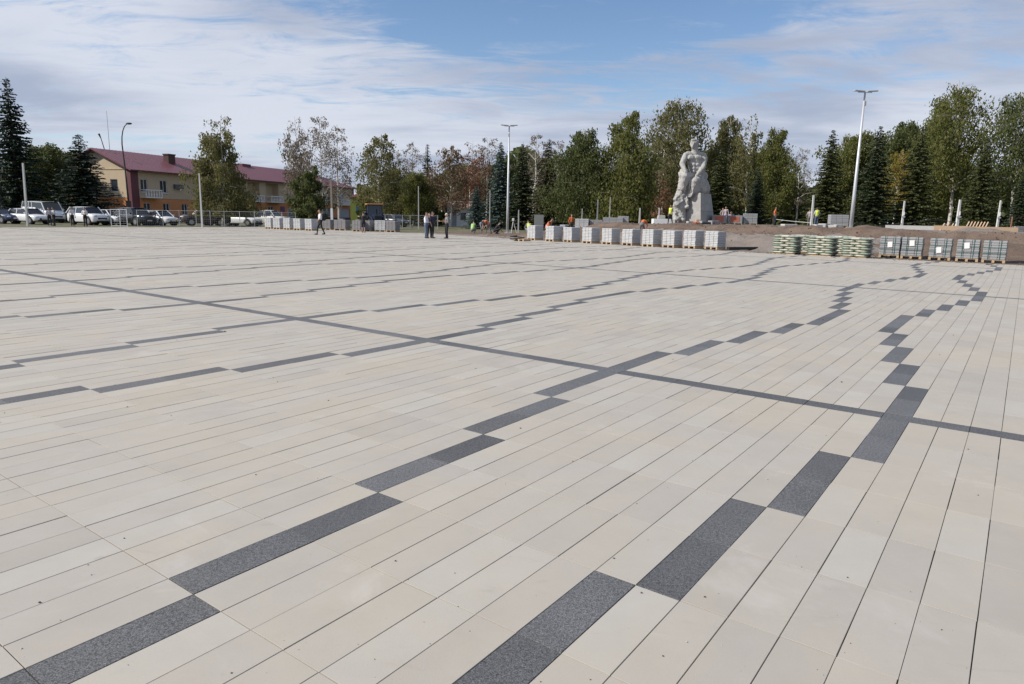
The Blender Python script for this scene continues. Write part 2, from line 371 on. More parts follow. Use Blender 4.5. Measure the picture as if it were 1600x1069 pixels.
# single tiles share three meshes
def tile_mesh(name, lx, ly, ix, iy, m):
    V = []; b = CH_
    for inx, iny, z in ((ix + b, iy + b * 0.6, 0), (ix, iy, -b), (ix, iy, -DEP)):
        V += [(-lx / 2 + inx, -ly / 2 + iny, z), (lx / 2 - inx, -ly / 2 + iny, z), (lx / 2 - inx, ly / 2 - iny, z), (-lx / 2 + inx, ly / 2 - iny, z)]
    Fq = [(0, 1, 2, 3)] + [(4 + k, 4 + (k + 1) % 4, (k + 1) % 4, k) for k in range(4)] + [(8 + k, 8 + (k + 1) % 4, 4 + (k + 1) % 4, 4 + k) for k in range(4)]
    return np_mesh(name, np.array(V), np.array(Fq), m)
me_p = tile_mesh('paving_tile', W, 3 * W, GL, GE, m_tile_o); me_d = tile_mesh('dark_paving_tile', W, 3 * W, GL, GE, m_dark_o); me_b = tile_mesh('dark_band_tile', 3 * W, W, GE, GL * 0.6, m_dark_o)
for k in np.where(single)[0]:
    nm, me = ('dark_band_tile', me_b) if band[k] else (('dark_paving_tile', me_d) if TD[k] else ('paving_tile', me_p))
    o = link(nm, me, plaza, (wx[k] + rng.normal(0, 0.0006), wy[k] + rng.normal(0, 0.0006), zt[k])); o.rotation_euler = (tilt[k][0] * 1.5, tilt[k][1] * 1.5, -YAW + rng.normal(0, 0.0011))
for nm, sel, m in (('distant_paving_tiles', ~single & ~TD, m_tile_a), ('distant_dark_tiles', ~single & TD, m_dark_a)):
    tag(link(nm, tile_block(sel, nm, m), plaza), kind='stuff')
# sand swept into the end joints
sb = MB()
for j in rows_j:
    if -15 < j < 30:
        a, b, c, d = (grid_to_world(i, jj) for i, jj in ((-120, j - 0.003), (IMAX - 1, j - 0.003), (IMAX - 1, j + 0.003), (-120, j + 0.003)))
        sb.add([(*a, -0.0045), (*b, -0.0045), (*c, -0.0045), (*d, -0.0045)], [(0, 1, 2, 3)])
tag(sb.build('joint_sand', m_sand, plaza), kind='stuff')
# grit and crumbs on the paving
gb = MB()
for k in range(230):
    px, py = random.uniform(-40, 1640), 460 + 640 * random.random() ** 0.8
    x, y = on_ground(px, py); r = random.choice((0.0012, 0.0016, 0.002, 0.0025, 0.0045)) * random.uniform(0.6, 1.3) * max(1, y / 4)
    gb.ball((x, y, r * 0.45), (r, r * random.uniform(0.6, 1), r * 0.6), 5, 4, random.choice((0, 0, 0, 0, 1)))
tag(gb.build('scattered_grit', [plain('dark_grit', (0.10, 0.085, 0.07), 0.9), plain('pale_grit', (0.42, 0.38, 0.33), 0.9)]), 'crumbs of soil and stone scattered over the paving', kind='stuff')

# ------------------------------------------------------------ the dug bank behind the square and the rim of the terrace
def fbm(x, y, seed, oct=5, base=0.5):
    r = np.random.default_rng(seed); z = np.zeros_like(x); a = 1.0; f = base
    for _ in range(oct):
        for q in range(4):
            th = r.uniform(0, 6.28); ph = r.uniform(0, 6.28); ff = f * r.uniform(0.7, 1.4); z += a * 0.35 * np.sin(ff * (x * math.cos(th) + y * math.sin(th)) + ph + 1.3 * np.sin(ff * 0.6 * (x * math.sin(th) - y * math.cos(th)) + ph * 2))
        a *= 0.55; f *= 2.05
    return z
bi = np.arange(-200, IMAX + 60, 1.0); bu = np.concatenate([np.arange(0.02, 8.4, 0.22), np.arange(8.4, 10.2, 0.1), np.arange(10.2, 12.6, 0.3)])
BI, BU = np.meshgrid(bi, bu, indexing='xy'); BJ = jmax(BI) + BU / (3 * W)
BX, BY = grid_to_world(BI, BJ); BZ = terrain(BX, BY)
amp = sstep((BU - 1.6) / 1.5) * sstep((12.6 - BU) / 1.0) * (0.25 + 0.75 * sstep((BI + 190) / 60))
BZ = BZ + amp * (0.14 * fbm(BX, BY, 3, 6, 0.9) + 0.05 * np.abs(fbm(BX, BY, 5, 4, 3.0))) + 0.012
BX = BX + 0.10 * amp * fbm(BX, BY, 11, 3, 2.0); BY = BY + 0.10 * amp * fbm(BX, BY, 12, 3, 2.0)
nb = len(bi)
F = np.array([(a * nb + b, a * nb + b + 1, (a + 1) * nb + b + 1, (a + 1) * nb + b) for a in range(len(bu) - 1) for b in range(nb - 1)])
fi = BI.ravel()[F[:, 0]]; fu = BU.ravel()[F[:, 0]] + rng.normal(0, 0.25, len(F))
mi = np.where(fi > -20 + 5 * np.sin(fu * 2), np.where(fu > 9.8, 1, 0), np.where((fu > 7.6) | (fu < 0), 0, 1)); mi = np.where((fi < -105), np.where(fu < 2.2, 1, 0), mi)
bank = link('dirt_bank', np_mesh('dirt_bank', np.stack([BX, BY, BZ], -1).reshape(-1, 3), F, [m_soil, m_gravel], mi, True)); tag(bank, kind='structure')
cb = MB()
for k in range(800):
    i = random.uniform(-150, 60); u = random.choice((random.uniform(0.3, 9), random.uniform(7.8, 10.2)))
    x, y = grid_to_world(i, float(jmax(i)) + u / (3 * W)); r = random.uniform(0.015, 0.05) * random.uniform(0.6, 1.5)
    if -20 > i and u < 7.5 and random.random() < 0.6: continue
    cb.ball((x, y, gz(x, y) + 0.05), (r, r * random.uniform(0.6, 1.2), r * 0.7), 6, 4, random.choice((0, 0, 1)))
for k in range(700):      # soil spilled over the edge of the paving
    i = random.uniform(-150, 60); u = 0.35 - abs(random.gauss(0, 0.45)); x, y = grid_to_world(i, float(jmax(i)) + u / (3 * W)); r = random.uniform(0.01, 0.05)
    cb.ball((x, y, 0.005), (r * random.uniform(1, 2.2), r * random.uniform(1, 2.2), r * 0.45), 6, 4, random.choice((0, 0, 1)))
tag(cb.build('soil_clods', [m_soil, m_gravel]), 'clods of soil and stones lying on the dug bank', kind='stuff')

# ------------------------------------------------------------ trees
m_bark = plain('brown_bark', (0.075, 0.058, 0.045), 0.95, var=0.35, scale=9)
_t = NT('birch_bark'); _v = _t.coord('Object', (5, 5, 1.6)); _k = _t.ramp(_t.noise(_v, 1.6, 5, 0.7), 0.56, 0.62); _t.col(_t.mix(_k, (0.52, 0.49, 0.44), (0.05, 0.045, 0.04))); _t.rough(0.8); m_birch = _t.m
m_twig = plain('pale_twigs', (0.21, 0.175, 0.15), 0.9, var=0.25)
LEAF = {
 'spruce': leaf_material('spruce_needles', (0.022, 0.033, 0.015), (0.036, 0.052, 0.022), (0.055, 0.072, 0.030), 0.10),
 'spruce_dark': leaf_material('dark_spruce_needles', (0.015, 0.028, 0.018), (0.024, 0.042, 0.026), (0.033, 0.054, 0.030), 0.08),
 'spruce_blue': leaf_material('blue_spruce_needles', (0.045, 0.072, 0.063), (0.072, 0.108, 0.096), (0.105, 0.147, 0.129), 0.10),
 'spruce_brown': leaf_material('browned_spruce_needles', (0.051, 0.045, 0.027), (0.045, 0.057, 0.027), (0.090, 0.060, 0.033), 0.10),
 'spruce_olive': leaf_material('olive_spruce_needles', (0.036, 0.046, 0.016), (0.058, 0.070, 0.022), (0.084, 0.098, 0.032), 0.12),
 'green': leaf_material('green_birch_leaves', (0.104, 0.120, 0.032), (0.150, 0.160, 0.042), (0.21, 0.205, 0.070), 0.5),
 'deep': leaf_material('deep_green_leaves', (0.070, 0.090, 0.030), (0.102, 0.122, 0.040), (0.145, 0.158, 0.058), 0.46),
 'olive': leaf_material('olive_birch_leaves', (0.112, 0.120, 0.042), (0.160, 0.155, 0.056), (0.215, 0.178, 0.082), 0.48),
 'brown': leaf_material('browned_birch_leaves', (0.152, 0.102, 0.061), (0.196, 0.123, 0.072), (0.145, 0.128, 0.067), 0.3),
 'rust': leaf_material('dried_rust_leaves', (0.189, 0.090, 0.052), (0.232, 0.119, 0.070), (0.275, 0.160, 0.102), 0.3),
 'greybrown': leaf_material('grey_brown_leaves', (0.181, 0.145, 0.116), (0.225, 0.171, 0.133), (0.160, 0.152, 0.096), 0.3),
 'yellow': leaf_material('yellowing_leaves', (0.232, 0.181, 0.032), (0.304, 0.225, 0.043), (0.174, 0.167, 0.043), 0.4),
}
def quads(C, U_, V_, name, m):
    """leaf quads: centres C, half axes U_, V_"""
    n = len(C); V = np.stack([C - U_ - V_, C + U_ - V_ * 0.6, C + U_ * 0.8 + V_, C - U_ * 0.9 + V_ * 0.8], 1).reshape(-1, 3)
    return np_mesh(name, V, np.arange(n * 4).reshape(-1, 4), m)
def rand_unit(r, n):
    v = r.normal(size=(n, 3)); return v / np.linalg.norm(v, axis=1)[:, None]
def spruce_proto(seed, h, wid, m, dens=1.0, low=0.03, droop=0.25):
    r = np.random.default_rng(seed); tr = MB(); tr.tube([(0, 0, -0.3), (0, 0, h * 0.5), (0, 0, h * 0.985)], [h * 0.014 + 0.04, h * 0.008 + 0.03, 0.015], 7)
    C = []; U_ = []; V_ = []
    z = h * low; lev = 0
    while z < h * 0.985:
        t = 1 - z / h; rad = wid * (t ** 0.85) * r.uniform(0.78, 1.12) + 0.06; nb = max(4, int(15 * (0.45 + t) * dens)); off = r.uniform(0, 6.28)
        for b in range(nb):
            a = off + 2 * math.pi * b / nb + r.normal(0, 0.14); L_ = rad * r.uniform(0.62, 1.12); d = np.array([math.cos(a), math.sin(a), 0]); pz = z + r.normal(0, 0.09)
            dr = droop * r.uniform(0.5, 1.4); ns = max(2, int(L_ / 0.19)); side = np.array([-d[1], d[0], 0])
            tr_end = d * L_ + np.array([0, 0, pz - L_ * dr + 0.12 * L_])
            if b % 3 == 0 and L_ > 0.7: tr.tube([(0, 0, pz), tuple(tr_end * np.array([.6, .6, 0]) + np.array([0, 0, pz - 0.45 * L_ * dr])), tuple(tr_end)], [0.035 * t + 0.012, 0.02, 0.006], 4, cap=False)
            for q in range(ns):
                s = (q + 0.4 + r.uniform(0, .5)) / ns; c = d * (L_ * s) + np.array([0, 0, pz - L_ * dr * s + 0.12 * L_ * s * s])
                wd = (0.34 * (1 - 0.6 * s) * min(1.2, L_) + 0.10) * r.uniform(0.7, 1.25); ln = L_ / ns * 0.85 + 0.05
                for e in (-1, 1):
                    tip = side * e * r.uniform(0.5, 1) + d * 0.75 + np.array([0, 0, -0.32 + r.normal(0, 0.22)]); tip /= np.linalg.norm(tip)
                    wd *= 0.8; C.append(c + tip * wd * 0.5); U_.append(tip * wd * 0.62); w2 = np.cross(tip, rand_unit(r, 1)[0]); w2 /= np.linalg.norm(w2) + 1e-6; V_.append(w2 * ln * 0.30)
        z += (0.20 + 0.26 * t * h / 12) * r.uniform(0.8, 1.2)
    return tr.mesh('trunk'), quads(np.array(C), np.array(U_), np.array(V_), 'crown', m)
def broad_proto(seed, h, wid, n_leaf, size, clear=0.16, droop=0.5, lean=0.0, stems=1, bare_top=0.0, thick=1.0, round_=0.0, limbs=22, spread=1.0, bark_twigs=True):
    """trunk with limbs and twigs; leaves hang in clumps round the twig ends"""
    r = np.random.default_rng(seed); tr = MB(); tips = []
    for s in range(stems):
        a0 = r.uniform(0, 6.28); sp = (0.0 if stems == 1 else wid * 0.16)
        bx, by = math.cos(a0) * sp, math.sin(a0) * sp; top = np.array([bx * 2.2 + lean * h + r.normal(0, wid * 0.08), by * 2.2 + r.normal(0, wid * 0.08), h * r.uniform(0.9, 0.97)])
        P = [np.array([bx * k ** 0.7 * 0 + bx * (1 - k) + top[0] * k ** 1.4, by * (1 - k) + top[1] * k ** 1.4, -0.3 + (top[2] + 0.3) * k]) + (r.normal(0, 0.10, 3) * np.array([1, 1, 0]) if 0 < k < 1 else 0) for k in np.linspace(0, 1, 9)]
        r0 = thick * (0.011 * h + 0.03); tr.tube(P, [r0 * (1 - 0.93 * k) + 0.008 for k in np.linspace(0, 1, 9)], 8)
        nl = int((limbs if stems == 1 else 12))
        for b in range(nl):
            k = clear + (0.97 - clear) * (b + r.uniform(0, 0.8)) / nl; q = k * 8; q0 = min(7, int(q)); base = P[q0] * (1 - (q - q0)) + P[q0 + 1] * (q - q0)
            a = b * 2.4 + r.uniform(-0.5, 0.5); kk = (k - clear) / (1 - clear)
            prof = math.sin(math.pi * min(1, 0.16 + 0.80 * kk ** (0.75 + 0.3 * round_))) ** 0.75
            L_ = wid * prof * r.uniform(0.7, 1.12); d = np.array([math.cos(a), math.sin(a), 0]); rise = r.uniform(0.45, 0.95)
            m1 = base + d * L_ * 0.5 + np.array([0, 0, L_ * rise * 0.5]); e1 = base + d * L_ + np.array([0, 0, L_ * rise * (0.75 - 0.35 * droop)])
            rr = r0 * 0.42 * (1 - 0.8 * k) + 0.012; tr.tube([tuple(base), tuple(m1), tuple(e1)], [rr, rr * 0.6, 0.010], 5, mi=1 if not bark_twigs else 0, cap=False); tips += [(m1, L_ * .5), (e1, L_ * .42), ((m1 + e1) / 2, L_ * .42)]
            for t in range(5):
                f = r.uniform(0.3, 1); st = base + (e1 - base) * f + np.array([0, 0, L_ * 0.08]); dd = rand_unit(r, 1)[0] * np.array([1, 1, .8]); dd[2] = abs(dd[2]) * 0.6 - droop * 0.45; e2 = st + dd * L_ * r.uniform(0.3, 0.6) + d * L_ * 0.1
                tr.tube([tuple(st), tuple((st + e2) / 2 + np.array([0, 0, 0.06 * L_])), tuple(e2)], [0.017, 0.011, 0.005], 4, mi=1, cap=False); tips.append((e2, L_ * 0.34))
                for t2 in range(2):
                    e3 = e2 + (rand_unit(r, 1)[0] * np.array([1, 1, .7]) - np.array([0, 0, droop * 0.9])) * L_ * r.uniform(0.14, 0.3); tr.tube([tuple(e2), tuple(e3)], [0.008, 0.003], 3, mi=1, cap=False); tips.append((e3, L_ * 0.26))
    tp = np.array([t[0] for t in tips]); ts = np.array([t[1] for t in tips])
    keep = np.ones(len(tp)) ; keep = np.where(tp[:, 2] > h * (1 - bare_top), 0.12, 1.0) if bare_top > 0 else keep
    w = keep * r.uniform(0.05, 1, len(tp)) ** 1.5 * np.maximum(ts, 0.25); idx = r.choice(len(tp), n_leaf, p=w / w.sum())
    g = np.clip(r.normal(size=(n_leaf, 3)), -1.8, 1.8); sc = np.maximum(ts[idx], 0.25)[:, None]
    C = tp[idx] + g * sc * np.array([0.42, 0.42, 0.36]) * spread; hang = r.random(n_leaf) ** 2 * droop * 1.5; C[:, 2] -= hang * sc[:, 0] * 1.6
    C[:, 2] = np.maximum(C[:, 2], h * 0.09)
    n = rand_unit(r, n_leaf); n[:, 2] *= 0.6; u = np.cross(n, rand_unit(r, n_leaf)); u /= np.linalg.norm(u, axis=1)[:, None] + 1e-6
    if droop > 0.3: u = u * 0.55 + np.array([0, 0, -1.0]) * droop; u /= np.linalg.norm(u, axis=1)[:, None]
    v = np.cross(u, n); v /= np.linalg.norm(v, axis=1)[:, None] + 1e-6
    s = (size * (0.45 + 1.3 * r.random(n_leaf) ** 1.6))[:, None]
    return tr.mesh('trunk'), quads(C, u * s * 0.62, v * s * 0.40, 'crown', None)
PROTO = {
 'spruce_a': spruce_proto(1, 12, 2.6, None, 1.0), 'spruce_b': spruce_proto(2, 12, 2.3, None, 1.05, 0.04, 0.32), 'spruce_c': spruce_proto(3, 12, 3.3, None, 1.0, 0.02, 0.2), 'spruce_thin': spruce_proto(4, 12, 1.35, None, 0.8),
 'birch_full': broad_proto(11, 14, 3.5, 32000, 0.14, 0.06, 0.8, limbs=34, spread=1.35), 'birch_full2': broad_proto(12, 14, 3.2, 30000, 0.14, 0.05, 0.85, limbs=34, spread=1.3, round_=-0.6),
 'birch_tall': broad_proto(13, 16, 4.0, 21000, 0.135, 0.24, 0.75, bare_top=0.14, limbs=28, spread=1.2), 'birch_thin': broad_proto(14, 14, 3.0, 5500, 0.16, 0.22, 0.6, bare_top=0.2),
 'birch_thin2': broad_proto(15, 14, 3.4, 7500, 0.16, 0.2, 0.6, lean=0.02, bare_top=0.1), 'birch_bare': broad_proto(16, 14, 3.3, 4200, 0.12, 0.24, 0.35, stems=1), 'birch_bare2': broad_proto(17, 14, 2.8, 2600, 0.12, 0.2, 0.35),
 'round': broad_proto(18, 11, 3.6, 28000, 0.15, 0.08, 0.2, round_=0.6, limbs=28, spread=1.25), 'bush': broad_proto(19, 6, 2.0, 9000, 0.16, 0.02, 0.3, stems=2),
 'birch_weep': broad_proto(20, 14, 3.5, 23000, 0.135, 0.10, 1.0, bare_top=0.22, round_=-1.2),
}
for (a, b) in PROTO.values():
    for me in (a, b): me.materials.clear() if len(me.materials) else None
    a.materials.append(m_bark); a.materials.append(m_twig); b.materials.append(LEAF['green'])
def tree(name, proto, leaf, px, depth, top, label, width=1.0, bark=None, group='park trees', base_py=345):
    """px, top: where the stem and the tip stand in the picture; depth: metres in front of the camera"""
    sp = proto.startswith('spruce'); px -= ((px - 800) / 5900 + 0.02) * (base_py - top) * (0.9 if sp else 0.6)      # verticals lean outwards in the picture: find the foot of the stem
    x = x_at(px, base_py, depth); z = gz(x, depth); tz = height_at(px, top, depth)
    h = {'spruce': 12, 'birch_': 14, 'round': 11, 'bush': 6}[proto[:6] if proto[:6] in ('spruce', 'birch_') else proto]; h = 16 if proto == 'birch_tall' else h
    s = max(0.1, (tz - z) / h) * (1.02 if sp else 1.09); t = thing(name, label, 'tree', (x, depth, z), random.uniform(0, 6.28), group); t.scale = (s * width, s * width, s)
    a, b = PROTO[proto]; tr = link('trunk', a, t); cr = link('crown', b, t)
    for o, k, m in ((tr, 0, bark or m_bark), (cr, 0, LEAF[leaf])): o.material_slots[k].link = 'OBJECT'; o.material_slots[k].material = m
    return t
# left: dark trees behind the cars, birches before the building
L_ = 'trees by the road on the left'
tree('spruce_tree', 'spruce_c', 'spruce_dark', 10, 84, 122, 'tallest dark spruce at the left edge behind the parked cars', 1.0, group=L_)
tree('spruce_tree', 'spruce_c', 'spruce_dark', 122, 84, 210, 'broad black spruce in front of the building gable', 1.75, group=L_)
tree('broadleaf_tree', 'round', 'deep', 66, 92, 232, 'rounded leafy tree between the two dark spruces on the left', 1.1, group=L_)
tree('broadleaf_tree', 'round', 'spruce', 36, 98, 256, 'low leafy tree behind the tallest dark spruce', 1.2, group=L_)
tree('broadleaf_tree', 'round', 'spruce', 98, 98, 240, 'dark leafy tree just left of the broad black spruce', 1.0, group=L_)
tree('birch_tree', 'birch_weep', 'olive', 343, 72, 182, 'weeping birch with bare brown top before the orange building', 1.08, m_birch, L_)
tree('birch_tree', 'birch_thin', 'greybrown', 466, 84, 190, 'slim thinning birch left of the tall bare pair', 0.62, m_birch, L_)
tree('birch_tree', 'birch_bare', 'greybrown', 503, 80, 186, 'tall nearly bare birch with white stem before the building', 0.78, m_birch, L_)
tree('birch_tree', 'birch_bare2', 'greybrown', 527, 82, 196, 'bare birch beside the pole with the white base', 0.85, m_birch, L_)
tree('broadleaf_tree', 'bush', 'deep', 480, 78, 266, 'dense green tree hiding the middle of the building facade', 0.72, group=L_)
tree('birch_tree', 'birch_thin2', 'olive', 590, 92, 208, 'olive birch with thinning crown behind the tractor', 1.0, m_birch, L_)
P_ = 'park trees behind the terrace'
tree('birch_tree', 'birch_bare', 'greybrown', 624, 108, 238, 'small grey brown birch just right of the tractor', 0.75, m_birch, P_)
tree('birch_tree', 'birch_bare2', 'greybrown', 645, 112, 222, 'faint leafless birch left of the thin dark spruce', 0.9, m_birch, P_)
tree('spruce_tree', 'spruce_thin', 'spruce', 668, 104, 226, 'thin pointed spruce above the group of standing men', 1.5, None, P_)
tree('broadleaf_tree', 'round', 'green', 655, 98, 274, 'bright green leafy tree behind the group of standing men', 0.85, None, P_)
tree('broadleaf_tree', 'round', 'olive', 616, 104, 268, 'leafy green tree right behind the tractor', 0.85, None, P_)
tree('birch_tree', 'birch_thin2', 'brown', 704, 92, 226, 'brown leaved birch with white stem above the white haired man', 0.85, m_birch, P_)
tree('birch_tree', 'birch_thin', 'rust', 735, 104, 226, 'rust brown birch behind the small white hut', 0.9, m_birch, P_)
tree('birch_tree', 'birch_bare', 'greybrown', 762, 112, 218, 'bare grey birch left of the left floodlight mast', 0.7, m_birch, P_)
tree('spruce_tree', 'spruce_c', 'spruce_blue', 744, 82, 290, 'small blue spruce beside the white hut', 1.35, None, P_)
tree('spruce_tree', 'spruce_b', 'spruce_blue', 783, 88, 222, 'bluish spruce directly left of the left floodlight mast', 1.35, None, P_)
tree('spruce_tree', 'spruce_a', 'spruce', 817, 84, 226, 'dark spruce directly right of the left floodlight mast', 1.35, None, P_)
tree('spruce_tree', 'spruce_b', 'spruce_brown', 858, 82, 217, 'browning spruce behind the small grey sign board', 1.4, None, P_)
tree('birch_tree', 'birch_bare2', 'greybrown', 836, 100, 208, 'bare birch showing between the two dark spruces', 1.0, m_birch, P_)
tree('birch_tree', 'birch_bare', 'greybrown', 872, 104, 222, 'bare brown birch right of the browning spruce', 0.7, m_birch, P_)
tree('birch_tree', 'birch_full', 'deep', 910, 78, 200, 'full dark green birch, left one of the two leafy giants', 0.98, m_birch, P_)
tree('birch_tree', 'birch_full2', 'green', 985, 76, 172, 'full light green birch, right one of the two leafy giants', 1.0, m_birch, P_)
tree('birch_tree', 'birch_tall', 'olive', 1066, 92, 146, 'tall spreading olive birch rising behind the statue head', 0.92, m_birch, P_)
tree('birch_tree', 'birch_thin', 'rust', 1030, 84, 270, 'dried rust leaved birch left of the statue', 0.9, m_birch, P_)
tree('birch_tree', 'birch_thin2', 'olive', 1040, 88, 210, 'olive birch with crooked stem left of the statue', 0.8, m_birch, P_)
tree('birch_tree', 'birch_full2', 'olive', 1138, 96, 178, 'olive birch rising over the right shoulder of the statue', 0.75, m_birch, P_)
tree('spruce_tree', 'spruce_a', 'spruce_olive', 1128, 78, 232, 'green spruce directly right of the statue', 1.4, None, P_)
tree('birch_tree', 'birch_thin', 'olive', 1172, 88, 186, 'thin white stemmed birch beyond the spruce by the statue', 0.85, m_birch, P_)
tree('birch_tree', 'birch_full', 'green', 1216, 86, 198, 'leafy green birch above the lone orange worker', 0.78, m_birch, P_)
tree('spruce_tree', 'spruce_c', 'spruce_dark', 1186, 80, 262, 'low dark spruce among the birches right of the statue', 1.0, None, P_)
tree('birch_tree', 'birch_bare2', 'greybrown', 1250, 96, 230, 'bare twiggy birch at the gap in the tree line', 0.8, m_birch, P_)
tree('broadleaf_tree', 'round', 'deep', 1240, 98, 286, 'low dark tree filling the gap in the tree line', 0.9, None, P_)
tree('spruce_tree', 'spruce_a', 'spruce_olive', 1302, 74, 204, 'pointed dark spruce left of the right floodlight mast', 1.3, None, P_)
tree('broadleaf_tree', 'round', 'green', 1332, 88, 216, 'round leafy tree behind the right floodlight mast', 0.8, None, P_)
tree('spruce_tree', 'spruce_a', 'spruce', 1376, 68, 198, 'pointed dark spruce right of the right floodlight mast', 1.3, None, P_)
tree('broadleaf_tree', 'round', 'deep', 1412, 84, 198, 'round dark leafy crown above the yellowing birch', 0.7, None, P_)
tree('birch_tree', 'birch_thin2', 'yellow', 1404, 74, 232, 'yellowing birch between two dark spruces', 0.62, m_birch, P_)
tree('spruce_tree', 'spruce_c', 'spruce_olive', 1443, 68, 196, 'broad shaggy spruce left of the tallest birch', 1.0, None, P_)
tree('birch_tree', 'birch_tall', 'green', 1502, 72, 124, 'tallest green birch with pale bare top on the right', 0.85, m_birch, P_)
tree('birch_tree', 'birch_full', 'green', 1468, 76, 152, 'drooping green birch left of the tallest birch', 0.55, m_birch, P_)
tree('spruce_tree', 'spruce_c', 'spruce_olive', 1543, 66, 214, 'broad dark spruce under the tallest birch', 1.0, None, P_)
tree('birch_tree', 'birch_tall', 'deep', 1598, 68, 130, 'dark birch cut by the right edge of the picture', 0.85, m_birch, P_)
tree('spruce_tree', 'spruce_b', 'spruce', 1600, 62, 268, 'dark spruce at the right edge of the picture', 1.2, None, P_)
# a far wood that closes the gaps
def far_wood():
    r = np.random.default_rng(41); C = []; n = 26000
    px = r.uniform(560, 1780, n); px[:5000] = r.uniform(-120, 330, 5000); d = r.uniform(112, 132, n); top = 262 + 16 * np.sin(px * 0.021) + 9 * np.sin(px * 0.067 + 1) + 22 * ((px > 1225) & (px < 1275)) + np.where(px < 640, 34, 0); top[px < 400] = 300
    x = (px - 800) / FPX * d; zt_ = EYE + (338 + 0.02 * (px - 800) - top) / FPX * d; z = 0.2 + (zt_ - 0.2) * r.random(n) ** 0.8
    C = np.stack([x, d, z], -1); u = rand_unit(r, n); v = np.cross(u, rand_unit(r, n)); v /= np.linalg.norm(v, axis=1)[:, None] + 1e-6
    s = r.uniform(0.35, 0.75, n)[:, None]
    o = link('distant_wood', quads(C, u * s, v * s * 0.7, 'distant_wood', LEAF['deep'])); tag(o, 'dense undergrowth and far trees closing the view behind the park', kind='stuff')
far_wood()

# ------------------------------------------------------------ the two storey building on the left
m_glass = plain('window_glass', (0.035, 0.045, 0.055), 0.08, var=0.3, scale=1.5, spec=0.8)
m_pvc = plain('white_window_frame', (0.62, 0.62, 0.63), 0.45, var=0.05)
m_cream = plain('cream_render', (0.50, 0.40, 0.275), 0.9, var=0.08, scale=1.2, bump=0.01)
m_orange = plain('orange_render', (0.55, 0.235, 0.095), 0.9, var=0.10, scale=1.2, bump=0.01)
m_maroon = plain('maroon_trim', (0.12, 0.035, 0.045), 0.6, var=0.15)
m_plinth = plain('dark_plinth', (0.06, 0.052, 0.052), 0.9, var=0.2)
m_white = plain('white_paint', (0.70, 0.70, 0.70), 0.6, var=0.06)
m_greypaint = plain('grey_paint', (0.30, 0.31, 0.34), 0.6, var=0.1)
m_brickdark = plain('sooty_brick', (0.075, 0.04, 0.034), 0.9, var=0.25, scale=12)
_t = NT('crimson_metal_roof'); _v = _t.coord('Object'); _n = _t.noise(_v, 0.35, 5, 0.6); _t.col(_t.mix(_n, (0.150, 0.052, 0.066), (0.195, 0.072, 0.090))); _t.rough(0.38)
m_roof = _t.m
BA = Vector((x_at(209, 343, 92), 92)); BB = Vector((x_at(553, 343, 146), 146)); BDIR = (BB - BA).normalized(); BL = (BB - BA).length
BZ0 = gz(BA.x, BA.y) - 0.05; BH = 6.85; BW = 11.0
BANG = math.atan2(BDIR.y, BDIR.x)
def facade_s(px):      # distance along the facade of a picture column
    a, b, _ = ray(px, 320); k = a / b      # X = k*Y on the ray; facade point = BA + s*BDIR
    return (k * BA.y - BA.x) / (BDIR.x - k * BDIR.y)
bld = thing('apartment_building', 'long two storey cream and orange building with crimson metal roof', 'building', (BA.x, BA.y, BZ0), BANG)
def wall_holes(mb, L, z0, z1, holes, y=0.0, dep=0.22, zsplit=None, axis='x', mi=(0, 1)):
    """outer face of a wall at y (normal -y) with reveals; holes (x0,x1,z0,z1)"""
    xs_ = sorted({0, L, *[h[0] for h in holes], *[h[1] for h in holes]}); zs_ = sorted({z0, z1, *([zsplit] if zsplit else []), *[h[2] for h in holes], *[h[3] for h in holes]})
    P = (lambda x, yy, z: (x, yy, z)) if axis == 'x' else (lambda x, yy, z: (yy, L - x, z))
    for a, b in zip(xs_, xs_[1:]):
        for c, d in zip(zs_, zs_[1:]):
            mx, mz = (a + b) / 2, (c + d) / 2
            if any(h[0] < mx < h[1] and h[2] < mz < h[3] for h in holes): continue
            mb.add([P(a, y, c), P(b, y, c), P(b, y, d), P(a, y, d)], [(0, 1, 2, 3)], mi[0] if not zsplit or mz > zsplit else mi[1])
    for a, b, c, d in holes:
        k = mi[0] if not zsplit or c > zsplit else mi[1]
        mb.add([P(a, y, c), P(b, y, c), P(b, y, d), P(a, y, d), P(a, y + dep, c), P(b, y + dep, c), P(b, y + dep, d), P(a, y + dep, d)], [(0, 4, 5, 1), (1, 5, 6, 2), (2, 6, 7, 3), (3, 7, 4, 0)], k)
up_px = [(222, 233), (252, 263), (311, 320), (340, 348), (449, 457), (462, 470), (508, 515), (531, 537)]
lo_px = [(224.5, 235.5), (255, 265), (284, 293), (311, 320), (338.5, 347.5), (363.5, 372), (391, 399), (419, 427), (470, 477), (505, 516)]
ups = [(facade_s(a), facade_s(b), 3.95, 5.65) for a, b in up_px]; los = [(facade_s(a), facade_s(b), 1.0, 2.55) for a, b in lo_px]
logg = [(facade_s(388), facade_s(406.5), 3.5, 6.35), (facade_s(416.5), facade_s(436), 3.5, 6.35)]
door_h = [(facade_s(449), facade_s(459), 0.15, 2.35), (facade_s(527), facade_s(546), 0.15, 2.5)]
wb = MB(); wall_holes(wb, BL, 0, BH, ups + los + door_h + logg, 0, 0.2, 3.2)
wb2 = MB(); wall_holes(wb2, BW, 0, BH, [(BW - 3.4, BW - 2.2, 3.9, 5.5), (BW - 8.4, BW - 7.0, 3.9, 5.5)], 0, 0.2, 3.2, axis='y')
wall = MB()
for q in (wb, wb2):
    for f_, k_ in zip(q.f, q.mi): wall.add([q.v[x] for x in f_], [tuple(range(len(f_)))], k_)
